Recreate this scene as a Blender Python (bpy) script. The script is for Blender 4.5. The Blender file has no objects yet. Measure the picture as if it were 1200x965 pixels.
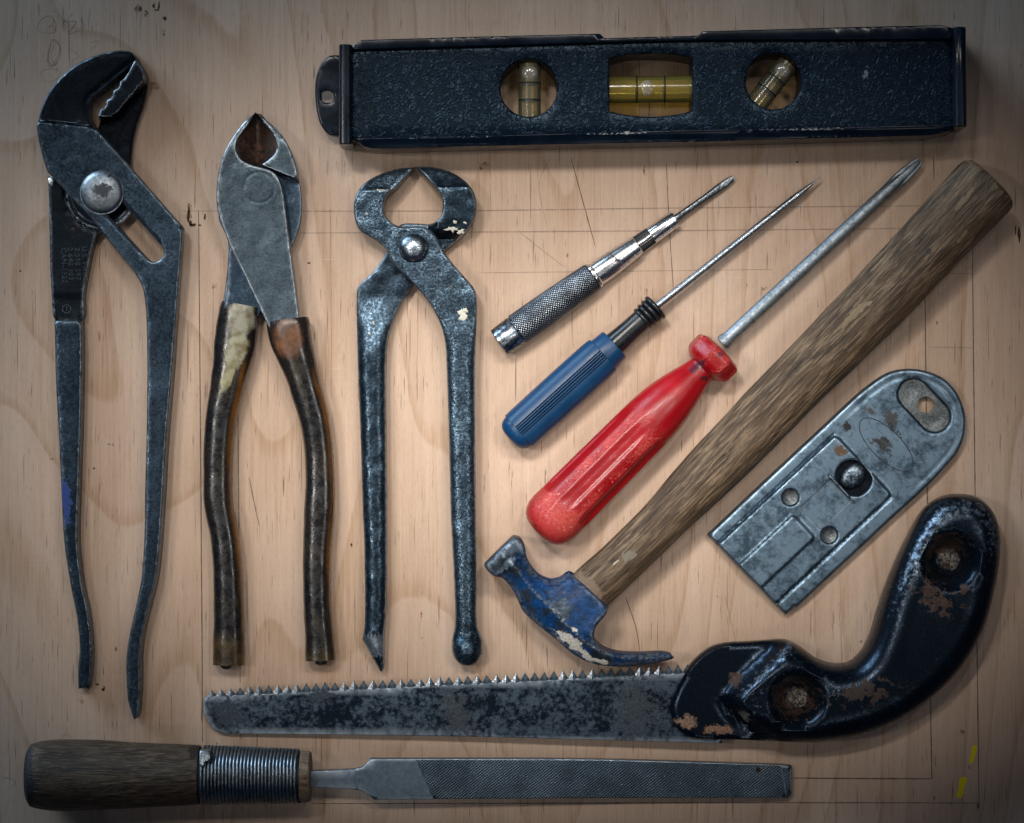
import bpy, math, random
import numpy as np
from mathutils import Vector, Matrix
from mathutils.geometry import delaunay_2d_cdt

SC = bpy.context.scene
COL = SC.collection
S = 0.0003            # metres per unit of the tool tracing (0.3 mm)
H = 3000.0            # camera height in the same unit (0.9 m)
R = math.radians

# ------------------------------------------------------------------ camera
cam_d = bpy.data.cameras.new('camera')
cam = bpy.data.objects.new('camera', cam_d)
COL.objects.link(cam)
cam.location = (0, 0, H * S)
cam_d.lens = 90.0
cam_d.sensor_width = 36.0
cam_d.clip_start = 0.01
cam_d.clip_end = 20
SC.camera = cam

# ------------------------------------------------------------------ world and lamps
world = bpy.data.worlds.new('World')
SC.world = world
world.use_nodes = True
bg = world.node_tree.nodes['Background']
bg.inputs[0].default_value = (0.20, 0.48, 1.0, 1)
bg.inputs[1].default_value = 0.03


def lamp(name, kind, loc, aim, energy, color, **kw):
    d = bpy.data.lights.new(name, kind)
    d.energy = energy
    d.color = color
    for k, v in kw.items():
        setattr(d, k, v)
    o = bpy.data.objects.new(name, d)
    COL.objects.link(o)
    o.location = loc
    o.rotation_euler = (Vector(aim) - Vector(loc)).to_track_quat('-Z', 'Y').to_euler()
    return o


def pool(name, loc, energy, color, half=5.25, wide=1.9, soft=.10, aim=(0.000, -0.004, 0)):
    """added unseen spot throwing an oval pool that leaves the board edges darker"""
    o = lamp(name, 'SPOT', loc, aim, energy, color, spot_size=R(2 * half), spot_blend=1.0, shadow_soft_size=soft)
    z = (Vector(loc) - Vector(aim)).normalized()
    x = (Vector((1, 0, 0)) - z * z.x).normalized()
    m = Matrix((x, z.cross(x), z)).transposed()
    o.rotation_euler = m.to_euler()
    o.scale = (wide, 1, 1)
    return o


WARM = (1.0, 0.955, 0.89)
for lx, ly, lz, e in ((-.26, .44, 1.0, 28), (.02, .50, 1.0, 14), (.30, .42, 1.0, 13), (-.55, .08, 1.0, 16), (.55, .02, 1.0, 7),
                      (-.36, -.40, 1.0, 4.5), (.26, -.46, 1.0, 3)):
    pool('pool_fill_spot', (lx, ly, lz), e * 1.22, WARM, soft=.095)  # ring of added spots: edge falloff and softer shadows
lamp('window_light', 'AREA', (-1.1, 1.1, 0.42), (0, 0, 0), 4.6, (0.60, 0.80, 1.0),
     shape='RECTANGLE', size=1.0, size_y=0.5, spread=R(90))

SC.view_settings.view_transform = 'Standard'
SC.view_settings.look = 'None'
SC.view_settings.exposure = 0.12
SC.view_settings.gamma = 1.0
SC.view_settings.use_curve_mapping = False
SC.cycles.use_denoising = True
SC.cycles.max_bounces = 8
SC.cycles.transparent_max_bounces = 12

# ------------------------------------------------------------------ numeric helpers


def vnoise(x, y, sc, seed=0):
    x = np.asarray(x, float) / sc + 1000.3 + seed * 17.13
    y = np.asarray(y, float) / sc + 1000.7 + seed * 9.71
    xi, yi = np.floor(x), np.floor(y)
    fx, fy = x - xi, y - yi
    fx = fx * fx * (3 - 2 * fx)
    fy = fy * fy * (3 - 2 * fy)

    def h(a, b):
        v = np.sin(a * 127.1 + b * 311.7 + seed * 74.7) * 43758.5453
        return v - np.floor(v)
    a = h(xi, yi) * (1 - fx) + h(xi + 1, yi) * fx
    b = h(xi, yi + 1) * (1 - fx) + h(xi + 1, yi + 1) * fx
    return (a * (1 - fy) + b * fy) * 2 - 1


def sstep(a, b, v):
    t = np.clip((np.asarray(v, float) - a) / (b - a), 0, 1)
    return t * t * (3 - 2 * t)


def _cr(P, closed, seg):
    out = []
    n = len(P)
    for i in range(n if closed else n - 1):
        p1, p2 = P[i], P[(i + 1) % n]
        p0 = P[(i - 1) % n] if (closed or i > 0) else p1 * 2 - p2
        p3 = P[(i + 2) % n] if (closed or i < n - 2) else p2 * 2 - p1
        L = float(np.linalg.norm((p2 - p1)[:2]))
        m = max(1, int(round(L / seg)))
        d0 = max(1e-6, np.linalg.norm((p1 - p0)[:2])) ** .5
        d1 = max(1e-6, L) ** .5
        d2 = max(1e-6, np.linalg.norm((p3 - p2)[:2])) ** .5
        m1 = ((p1 - p0) / d0 - (p2 - p0) / (d0 + d1) + (p2 - p1) / d1) * d1
        m2 = ((p2 - p1) / d1 - (p3 - p1) / (d1 + d2) + (p3 - p2) / d2) * d1
        for k in range(m):
            t = k / m
            out.append((2 * t**3 - 3 * t * t + 1) * p1 + (t**3 - 2 * t * t + t) * m1
                       + (-2 * t**3 + 3 * t * t) * p2 + (t**3 - t * t) * m2)
    if not closed:
        out.append(P[-1])
    return out


def spl(pts, closed=True, seg=5.0):
    """smooth curve through points; a third value 1 marks a hard corner"""
    P = [np.array(p[:2], float) for p in pts]
    cor = [i for i, p in enumerate(pts) if len(p) > 2 and p[2]]
    if not closed:
        cor = sorted(set([0] + cor + [len(P) - 1]))
        out = []
        for a, b in zip(cor[:-1], cor[1:]):
            out += _cr(P[a:b + 1], False, seg)[:-1]
        return np.array(out + [P[-1]])
    if not cor:
        return np.array(_cr(P, True, seg))
    out = []
    n = len(P)
    for q, a in enumerate(cor):
        b = cor[(q + 1) % len(cor)]
        if b <= a:
            b += n
        run = [P[i % n] for i in range(a, b + 1)]
        out += _cr(run, False, seg)[:-1]
    return np.array(out)


def poly(pts, seg=6.0):
    return spl([(p[0], p[1], 1) for p in pts], True, seg)


def circle(cx, cy, r, n=32, ry=None, ang=0.0):
    ry = ry or r
    t = np.linspace(0, 2 * np.pi, n, endpoint=False)
    x, y = r * np.cos(t), ry * np.sin(t)
    c, s = math.cos(ang), math.sin(ang)
    return np.stack([cx + x * c - y * s, cy + x * s + y * c], 1)


def seg_dist(x, y, P, closed=True):
    P = np.asarray(P, float)
    A = P if closed else P[:-1]
    B = np.roll(P, -1, 0) if closed else P[1:]
    best = np.full(x.shape, 1e18)
    bs = np.zeros(x.shape)
    cum = np.concatenate([[0], np.cumsum(np.hypot(*(B - A).T))])
    for i in range(len(A)):
        d = B[i] - A[i]
        L2 = max(1e-12, d @ d)
        t = np.clip(((x - A[i, 0]) * d[0] + (y - A[i, 1]) * d[1]) / L2, 0, 1)
        q = (x - A[i, 0] - t * d[0])**2 + (y - A[i, 1] - t * d[1])**2
        m = q < best
        best = np.where(m, q, best)
        bs = np.where(m, cum[i] + t * math.sqrt(L2), bs)
    return np.sqrt(best), bs / cum[-1]


def inside(x, y, P):
    P = np.asarray(P, float)
    r = np.zeros(x.shape, bool)
    A, B = P, np.roll(P, -1, 0)
    for a, b in zip(A, B):
        if a[1] == b[1]:
            continue
        c = ((a[1] > y) != (b[1] > y)) & (x < (b[0] - a[0]) * (y - a[1]) / (b[1] - a[1]) + a[0])
        r ^= c
    return r


def sdf(P, x, y):
    d, _ = seg_dist(x, y, P)
    return np.where(inside(x, y, P), d, -d)


def rnd(d, e):
    """quarter-round drop from an edge: 0 at depth e, e at the edge"""
    t = 1 - np.clip(d / e, 0, 1)
    return e * (1 - np.sqrt(np.maximum(0, 1 - t * t)))


# ------------------------------------------------------------------ object helpers
def thing(name, label, cat, px, py, zref=0):
    o = bpy.data.objects.new(name, None)
    o.empty_display_size = 0.01
    COL.objects.link(o)
    k = 1 - zref / H
    o.location = ((px - 600) * S * k, (482.5 - py) * S * k, 0)
    o['label'] = label
    o['category'] = cat
    return o


def link(name, me, mat, parent, sharp=35):
    o = bpy.data.objects.new(name, me)
    COL.objects.link(o)
    if mat:
        me.materials.append(mat)
    me.polygons.foreach_set('use_smooth', [True] * len(me.polygons))
    if sharp:
        me.set_sharp_from_angle(angle=R(sharp))
    if parent:
        o.parent = parent
    return o


def origin(parent):
    o, v = parent, Vector((0, 0, 0))
    while o:
        v = v + o.location
        o = o.parent
    return v


def world_pts(x, y, z, zref, parent):
    k = 1 - zref / H
    w = np.stack([(np.asarray(x) - 600) * S * k, (482.5 - np.asarray(y)) * S * k, np.asarray(z) * S], 1)
    if parent:
        w = w - np.array(origin(parent))
    return w


def plate(name, parent, mat, outline, top, bot, zref, holes=(), step=5.0, edge=2.0, extra=(), sharp=35, mat2=None, pick=None, wear=None):
    """solid from a traced outline; top / bot are numbers or functions of (x, y, distance to the rim)"""
    loops = [np.asarray(outline, float)] + [np.asarray(h, float) for h in holes]
    coords, edges = [], []
    for L in loops:
        b = len(coords)
        n = len(L)
        coords += [tuple(p) for p in L]
        edges += [(b + i, b + (i + 1) % n) for i in range(n)]
    P0 = loops[0]
    x0, y0 = P0.min(0)
    x1, y1 = P0.max(0)
    gx, gy = np.meshgrid(np.arange(x0 + step * .37, x1, step), np.arange(y0 + step * .41, y1, step))
    gx = gx + (np.arange(gx.shape[0]) % 2)[:, None] * step * .5
    cand = [(np.stack([gx.ravel(), gy.ravel()], 1), edge * 1.25 if edge else step * .4)]
    if edge:
        for f in (0.12, 0.34, 0.64, 1.0):
            for L in loops:
                t = np.roll(L, -1, 0) - np.roll(L, 1, 0)
                t /= np.maximum(1e-9, np.hypot(t[:, 0], t[:, 1]))[:, None]
                nrm = np.stack([-t[:, 1], t[:, 0]], 1)
                for s in (1, -1):
                    cand.append((L + nrm * s * edge * f, edge * f * .93))
    if len(extra):
        cand.append((np.asarray(extra, float), 0.5))
    for pts, mind in cand:
        x, y = pts[:, 0], pts[:, 1]
        ok = inside(x, y, P0)
        for h in loops[1:]:
            ok &= ~inside(x, y, h)
        x, y = x[ok], y[ok]
        if not len(x):
            continue
        d = np.full(x.shape, 1e9)
        for L in loops:
            d = np.minimum(d, seg_dist(x, y, L)[0])
        ok = d >= mind
        coords += list(zip(x[ok], y[ok]))
    vo, _, fo, _, _, _ = delaunay_2d_cdt([Vector(c) for c in coords], edges, [], 1, 1e-4)
    V = np.array([(v.x, v.y) for v in vo])
    F = np.array([f for f in fo if len(f) == 3])
    c = V[F].mean(1)
    ok = inside(c[:, 0], c[:, 1], P0)
    for h in loops[1:]:
        ok &= ~inside(c[:, 0], c[:, 1], h)
    F = F[ok]
    a, b, cc = V[F[:, 0]], V[F[:, 1]], V[F[:, 2]]
    ar = (b[:, 0] - a[:, 0]) * (cc[:, 1] - a[:, 1]) - (b[:, 1] - a[:, 1]) * (cc[:, 0] - a[:, 0])
    F = F[np.abs(ar) > 1e-5]
    ar = ar[np.abs(ar) > 1e-5]
    F[ar > 0] = F[ar > 0][:, ::-1]       # y is flipped later: make the top face up
    d = np.full(len(V), 1e9)
    for L in loops:
        d = np.minimum(d, seg_dist(V[:, 0], V[:, 1], L)[0])
    d[d < 1e-3] = 0
    ev = lambda f: (f(V[:, 0], V[:, 1], d) if callable(f) else np.full(len(V), float(f)))
    zt, zb = ev(top), ev(bot)
    zt = np.maximum(zt, zb + 0.3)
    n = len(V)
    T = world_pts(V[:, 0], V[:, 1], zt, zref, parent)
    B = world_pts(V[:, 0], V[:, 1], zb, zref, parent)
    cnt = {}
    for f in F:
        for i in range(3):
            e = (int(f[i]), int(f[(i + 1) % 3]))
            cnt[e] = 1
    side = [(e[1], e[0], e[0] + n, e[1] + n) for e in cnt if (e[1], e[0]) not in cnt]
    faces = [tuple(map(int, f)) for f in F] + [tuple(int(i) + n for i in f[::-1]) for f in F] + side
    me = bpy.data.meshes.new(name)
    me.from_pydata([tuple(v) for v in np.concatenate([T, B])], [], faces)
    me.update()
    if wear is None:
        wear = lambda x, y, dd: np.exp(-((dd - .9) / .9)**2)
    if wear is not None:
        at = me.attributes.new('ridge', 'FLOAT', 'POINT')
        w = wear(V[:, 0], V[:, 1], d) + 0 * d
        at.data.foreach_set('value', np.concatenate([w, w * 0]).astype(np.float32))
    o = link(name, me, mat, parent, sharp)
    if mat2 is not None:
        me.materials.append(mat2)
        c = V[F].mean(1)
        idx = np.zeros(len(faces), np.int32)
        idx[:len(F)] = pick(c[:, 0], c[:, 1])
        me.polygons.foreach_set('material_index', idx)
    return o


def sweep(name, parent, mat, st, zref, n=2.0, seg=32, step=None, rfun=None, sharp=35, capround=True, closed=False):
    """tube through stations (x, y, half width, centre z, half height); attributes carry grain coordinates"""
    st = np.array(st, float)
    if step:
        st = np.array(_cr([s for s in st], False, step))
    C = st[:, :2]
    d = np.gradient(C, axis=0)
    # stations may share a point (steps in a turned profile): use neighbours
    for i in range(len(d)):
        if np.hypot(*d[i]) < 1e-6:
            d[i] = C[-1] - C[0]
    d /= np.hypot(d[:, 0], d[:, 1])[:, None]
    pr = np.stack([d[:, 1], -d[:, 0]], 1)    # right of travel as drawn (y down)
    th = np.linspace(0, 2 * np.pi, seg, endpoint=False)
    ct, s_ = np.cos(th), np.sin(th)
    ce = np.sign(ct) * np.abs(ct)**(2 / n)
    se = np.sign(s_) * np.abs(s_)**(2 / n)
    al = np.concatenate([[0], np.cumsum(np.hypot(*np.diff(C, axis=0).T))])
    m = len(st)
    X = np.zeros((m, seg)); Y = X.copy(); Z = X.copy(); Hh = np.zeros((m, seg)); G = np.zeros((m, seg, 3))
    for i in range(m):
        f = np.ones(seg)
        if rfun:
            f, hv = rfun(al[i], th)
            Hh[i] = hv
        w = st[i, 2] * ce * f
        X[i] = C[i, 0] + pr[i, 0] * w
        Y[i] = C[i, 1] + pr[i, 1] * w
        Z[i] = st[i, 3] + st[i, 4] * se * f
        G[i, :, 0] = w * S
        G[i, :, 1] = al[i] * S
        G[i, :, 2] = st[i, 4] * se * f * S
    V = world_pts(X.ravel(), Y.ravel(), Z.ravel(), zref, parent)
    F = []
    for i in range(m - 1):
        for j in range(seg):
            q = (j + 1) % seg
            F.append((i * seg + j, (i + 1) * seg + j, (i + 1) * seg + q, i * seg + q))
    F.append(tuple(range(seg)))
    F.append(tuple((m - 1) * seg + j for j in range(seg))[::-1])
    me = bpy.data.meshes.new(name)
    me.from_pydata([tuple(v) for v in V], [], F)
    me.update()
    at = me.attributes.new('grain', 'FLOAT_VECTOR', 'POINT')
    at.data.foreach_set('vector', G.reshape(-1))
    a2 = me.attributes.new('ridge', 'FLOAT', 'POINT')
    a2.data.foreach_set('value', Hh.reshape(-1))
    import bmesh
    bm = bmesh.new(); bm.from_mesh(me)
    bmesh.ops.recalc_face_normals(bm, faces=bm.faces)
    bm.to_mesh(me); bm.free()
    return link(name, me, mat, parent, sharp)


def axis_st(p0, p1, prof, z0, z1=None):
    """turned profile [(t, r) or (t, rw, rh)] along an axis from p0 to p1 -> stations"""
    p0, p1 = np.array(p0, float), np.array(p1, float)
    L = np.hypot(*(p1 - p0))
    z1 = z0 if z1 is None else z1
    out = []
    for q in prof:
        t, rw = q[0], q[1]
        rh = q[2] if len(q) > 2 else rw
        c = p0 + (p1 - p0) * (t / L)
        out.append((c[0], c[1], rw, z0 + (z1 - z0) * t / L, rh))
    return out


def dome(name, parent, mat, px, py, r, z, h, zref, ry=None, ang=0.0, n=28, rings=7, wob=0.0, seed=1, flat=0.0):
    """low rounded cap: rivets, blobs, flecks"""
    ry = ry or r
    xs, ys, zs = [px], [py], [z + h]
    rng = random.Random(seed)
    amp = [1 + wob * (rng.random() * 2 - 1) for _ in range(n)]
    c, s = math.cos(ang), math.sin(ang)
    for i in range(1, rings + 1):
        f = flat + (1 - flat) * i / rings if i else 0
        hh = h * math.sqrt(max(0, 1 - (i / rings)**2))
        for j in range(n):
            t = 2 * math.pi * j / n
            a = f * r * math.cos(t) * amp[j]
            b = f * ry * math.sin(t) * amp[j]
            xs.append(px + a * c - b * s)
            ys.append(py + a * s + b * c)
            zs.append(z + hh)
    V = world_pts(xs, ys, zs, zref, parent)
    F = [(0, 1 + (j + 1) % n, 1 + j) for j in range(n)]
    for i in range(rings - 1):
        a, b = 1 + i * n, 1 + (i + 1) * n
        F += [(a + j, a + (j + 1) % n, b + (j + 1) % n, b + j) for j in range(n)]
    me = bpy.data.meshes.new(name)
    me.from_pydata([tuple(v) for v in V], [], F)
    import bmesh
    bm = bmesh.new(); bm.from_mesh(me)
    bmesh.ops.recalc_face_normals(bm, faces=bm.faces)
    up = sum(f.normal.z for f in bm.faces)
    if up < 0:
        bmesh.ops.reverse_faces(bm, faces=bm.faces)
    bm.to_mesh(me); bm.free()
    return link(name, me, mat, parent, 50)


def text(name, parent, mat, body, px, py, size, ang, z, zref, ext=0.25, spacing=1.0):
    cu = bpy.data.curves.new(name, 'FONT')
    cu.body = body
    cu.size = size * S
    cu.extrude = ext * S
    cu.space_character = spacing
    cu.align_x = 'CENTER'
    cu.align_y = 'CENTER'
    tmp = bpy.data.objects.new(name + '_tmp', cu)
    COL.objects.link(tmp)
    dg = bpy.context.evaluated_depsgraph_get()
    me = bpy.data.meshes.new_from_object(tmp.evaluated_get(dg))
    bpy.data.objects.remove(tmp)
    o = link(name, me, None, parent, 35)
    me.materials.clear()
    me.materials.append(mat)
    p = world_pts([px], [py], [z], zref, parent)[0]
    o.location = tuple(p)
    o.rotation_euler = (0, 0, R(ang))
    return o


def strip(name, parent, mat, pts, w, z, taper=0.4, seg=4.0, smooth=True):
    """thin flat stroke lying on a surface"""
    P = spl(pts, False, seg) if smooth else np.array(pts, float)
    d = np.gradient(P, axis=0)
    d /= np.maximum(1e-9, np.hypot(d[:, 0], d[:, 1]))[:, None]
    nr = np.stack([-d[:, 1], d[:, 0]], 1)
    t = np.linspace(0, 1, len(P))
    ww = w * .5 * (1 - taper * np.abs(2 * t - 1)**3) * (1 + .25 * vnoise(P[:, 0], P[:, 1], 5, 3))
    A, B = P + nr * ww[:, None], P - nr * ww[:, None]
    n = len(P)
    V = world_pts(np.concatenate([A[:, 0], B[:, 0]]), np.concatenate([A[:, 1], B[:, 1]]), np.full(2 * n, z), 0, parent)
    F = [(i, i + 1, n + i + 1, n + i) for i in range(n - 1)]
    me = bpy.data.meshes.new(name)
    me.from_pydata([tuple(v) for v in V], [], F)
    me.update()
    if me.polygons[0].normal.z < 0:
        me.flip_normals()
    return link(name, me, mat, parent, None)


def patch(name, parent, mat, pts, z, zref=0, smooth=True):
    P = spl(pts, True, 3.0) if smooth else np.array(pts, float)
    V = world_pts(P[:, 0], P[:, 1], np.full(len(P), z), zref, parent)
    me = bpy.data.meshes.new(name)
    me.from_pydata([tuple(v) for v in V], [], [tuple(range(len(P)))])
    me.update()
    if me.polygons[0].normal.z < 0:
        me.flip_normals()
    return link(name, me, mat, parent, None)


# ------------------------------------------------------------------ materials
class NT:
    def __init__(self, name):
        self.m = bpy.data.materials.new(name)
        self.m.use_nodes = True
        self.t = self.m.node_tree
        self.b = self.t.nodes['Principled BSDF']
        self.out = self.t.nodes['Material Output']
        self.tc = self.t.nodes.new('ShaderNodeTexCoord')
        self.co = self.tc.outputs['Object']

    def lk(self, a, b):
        self.t.links.new(a, b)

    def put(self, sock, v):
        if hasattr(v, 'is_output'):
            self.lk(v, sock)
        elif isinstance(v, (tuple, list)) and len(v) == 3 and sock.type == 'RGBA':
            sock.default_value = (*v, 1)
        else:
            sock.default_value = v

    def math(self, op, a, b=0.0, c=None, clamp=False):
        n = self.t.nodes.new('ShaderNodeMath')
        n.operation = op
        n.use_clamp = clamp
        self.put(n.inputs[0], a)
        self.put(n.inputs[1], b)
        if c is not None:
            self.put(n.inputs[2], c)
        return n.outputs[0]

    def vmath(self, op, a, b=None):
        n = self.t.nodes.new('ShaderNodeVectorMath')
        n.operation = op
        self.put(n.inputs[0], a)
        if b is not None:
            self.put(n.inputs[1], b)
        return n.outputs['Value'] if op in ('DOT_PRODUCT', 'LENGTH') else n.outputs[0]

    def map(self, v, scale=(1, 1, 1), loc=(0, 0, 0), rot=(0, 0, 0), kind='POINT'):
        n = self.t.nodes.new('ShaderNodeMapping')
        n.vector_type = kind
        self.put(n.inputs['Vector'], v)
        n.inputs['Scale'].default_value = scale
        n.inputs['Location'].default_value = loc
        n.inputs['Rotation'].default_value = rot
        return n.outputs[0]

    def noise(self, scale, vec=None, detail=5.0, rough=.6, dist=0.0):
        n = self.t.nodes.new('ShaderNodeTexNoise')
        self.put(n.inputs['Vector'], vec if vec is not None else self.co)
        n.inputs['Scale'].default_value = scale
        n.inputs['Detail'].default_value = detail
        n.inputs['Roughness'].default_value = rough
        n.inputs['Distortion'].default_value = dist
        return n.outputs[0]

    def voro(self, scale, vec=None, feat='F1', out='Distance'):
        n = self.t.nodes.new('ShaderNodeTexVoronoi')
        n.feature = feat
        self.put(n.inputs['Vector'], vec if vec is not None else self.co)
        n.inputs['Scale'].default_value = scale
        return n.outputs[out]

    def ramp(self, v, a, b, lo=0.0, hi=1.0, smooth=True):
        n = self.t.nodes.new('ShaderNodeMapRange')
        n.interpolation_type = 'SMOOTHSTEP' if smooth else 'LINEAR'
        self.put(n.inputs['Value'], v)
        n.inputs['From Min'].default_value = a
        n.inputs['From Max'].default_value = b
        n.inputs['To Min'].default_value = lo
        n.inputs['To Max'].default_value = hi
        return n.outputs['Result']

    def mix(self, f, a, b, mode='MIX'):
        n = self.t.nodes.new('ShaderNodeMix')
        n.data_type = 'RGBA'
        n.blend_type = mode
        self.put(n.inputs[0], f)
        self.put(n.inputs[6], a)
        self.put(n.inputs[7], b)
        return n.outputs[2]

    def attr(self, name):
        n = self.t.nodes.new('ShaderNodeAttribute')
        n.attribute_name = name
        return n

    def bump(self, h, strength, dist, prev=None):
        n = self.t.nodes.new('ShaderNodeBump')
        n.inputs['Strength'].default_value = strength
        n.inputs['Distance'].default_value = dist
        self.put(n.inputs['Height'], h)
        if prev is not None:
            self.lk(prev, n.inputs['Normal'])
        return n.outputs[0]

    def edge(self, radius):
        """0 on flats, 1 on arrises that take wear and painted highlights"""
        n = self.t.nodes.new('ShaderNodeBevel')
        n.samples = 4
        n.inputs[0].default_value = radius
        g = self.t.nodes.new('ShaderNodeNewGeometry')
        d = self.vmath('DOT_PRODUCT', n.outputs[0], g.outputs['Normal'])
        return self.ramp(d, 0.992, 0.90)

    def spot(self, org, px, py, rx, ry=None, ang=0.0, zref=0, ragged=0.5, nscale=500.0):
        """ragged-edged mark at a fixed place on the thing"""
        ry = ry or rx
        k = 1 - zref / H
        loc = ((px - 600) * S * k - org[0], (482.5 - py) * S * k - org[1], 0)
        v = self.map(self.co, (rx * S, ry * S, 1e3), loc, (0, 0, R(ang)), 'TEXTURE')
        L = self.vmath('LENGTH', v)
        nz = self.noise(nscale, detail=4, rough=.7)
        L = self.math('ADD', L, self.math('MULTIPLY', self.math('SUBTRACT', nz, .5), ragged * 4))
        return self.ramp(L, 1.1, 0.75)

    def set(self, **kw):
        for k, v in kw.items():
            self.put(self.b.inputs[k.replace('_', ' ')], v)


def steel(name, dark, lite, scale=110, lo=.36, hi=.66, rough=(.24, .36), rust=0.0, edge=True, edgecol=(.33, .39, .45),
          bump=.25, spots=(), metal=.85, edger=.5, speck=.5, stretch=None, worn=None):
    n = NT(name)
    co = n.co
    if stretch:
        co = n.map(co, stretch)
    a0 = n.noise(scale * .55, co, 4, .6, .3)
    a = n.noise(scale * 2.1, co, 8, .72, .3)
    a = n.math('ADD', n.math('MULTIPLY', a, .68), n.math('MULTIPLY', a0, .32))
    f = n.noise(scale * 7, co, 3, .75)
    v = n.math('ADD', a, n.math('MULTIPLY', n.math('SUBTRACT', f, .5), speck * 1.7))
    f1 = n.ramp(v, lo, hi)
    col = n.mix(f1, dark, lite)
    met = metal
    rg = n.ramp(v, .3, .75, rough[1], rough[0])
    pits = n.ramp(n.noise(scale * 4.2, detail=3), .68, .76)
    col = n.mix(n.math('MULTIPLY', pits, .75), col, (dark[0] * .4, dark[1] * .4, dark[2] * .4))
    if edge:
        e = n.edge(edger * .001)
        if not worn:
            e = n.math('MAXIMUM', e, n.attr('ridge').outputs['Fac'])
        e = n.math('MULTIPLY', e, n.ramp(n.noise(scale * 2.5, detail=4), .35, .6, .35, .95))
        col = n.mix(e, col, edgecol)  # bright rims paint edge highlights along with wear
    if worn:
        wr = n.attr('ridge').outputs['Fac']
        wv = n.math('ADD', n.noise(620, detail=6, rough=.8), n.math('MULTIPLY', n.math('SUBTRACT', wr, 1.0), .34))
        wm = n.ramp(wv, .40, .56)
        col = n.mix(n.math('MULTIPLY', wm, .85), col, worn)
        rg = n.math('ADD', rg, n.math('MULTIPLY', wm, .12))
        met = n.ramp(e, 0, 1, metal, metal * .55)
    if rust:
        rm = n.ramp(n.math('ADD', n.noise(scale * .8, detail=6, rough=.7), n.math('MULTIPLY', f, .18)), .79 - rust * .2, .9 - rust * .2)
        col = n.mix(rm, col, n.mix(f, (.035, .013, .007), (.16, .065, .03)))
        met = n.math('MULTIPLY', met, n.math('SUBTRACT', 1.0, rm))
        rg = n.math('ADD', rg, n.math('MULTIPLY', rm, .35))
    for mask, c in [(s[0](n), s[1]) for s in spots]:
        if isinstance(c, tuple) and len(c) == 2:
            cc = n.mix(n.ramp(n.noise(1400, detail=4, rough=.75), .38, .62), c[0], c[1])
        else:
            cc = c
        col = n.mix(mask, col, cc)
        met = n.math('MULTIPLY', met, n.ramp(mask, 0, 1, 1, 0))
        rg = n.math('MAXIMUM', rg, n.math('MULTIPLY', mask, .7))
    n.set(Base_Color=col, Metallic=met, Roughness=rg)
    if bump:
        n.set(Normal=n.bump(v, bump, .00025))
    return n.m


def plastic(name, col, rough=.4, dust=.0, bump=0.0, scale=400, coat=0.0, var=.25):
    n = NT(name)
    a = n.noise(scale * .2, detail=6)
    c = n.mix(n.ramp(a, .35, .65), tuple(x * (1 - var) for x in col), tuple(min(1, x * (1 + var)) for x in col))
    if dust:
        d = n.ramp(n.noise(scale * 6, detail=2), .66, .72)
        c = n.mix(n.math('MULTIPLY', d, dust), c, (.35, .37, .4))
    n.set(Base_Color=c, Roughness=n.ramp(a, .3, .7, rough * .8, rough * 1.25), Coat_Weight=coat, Coat_Roughness=.15)
    if bump:
        n.set(Normal=n.bump(n.noise(scale * 3, detail=3), bump, .0002))
    return n.m


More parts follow.
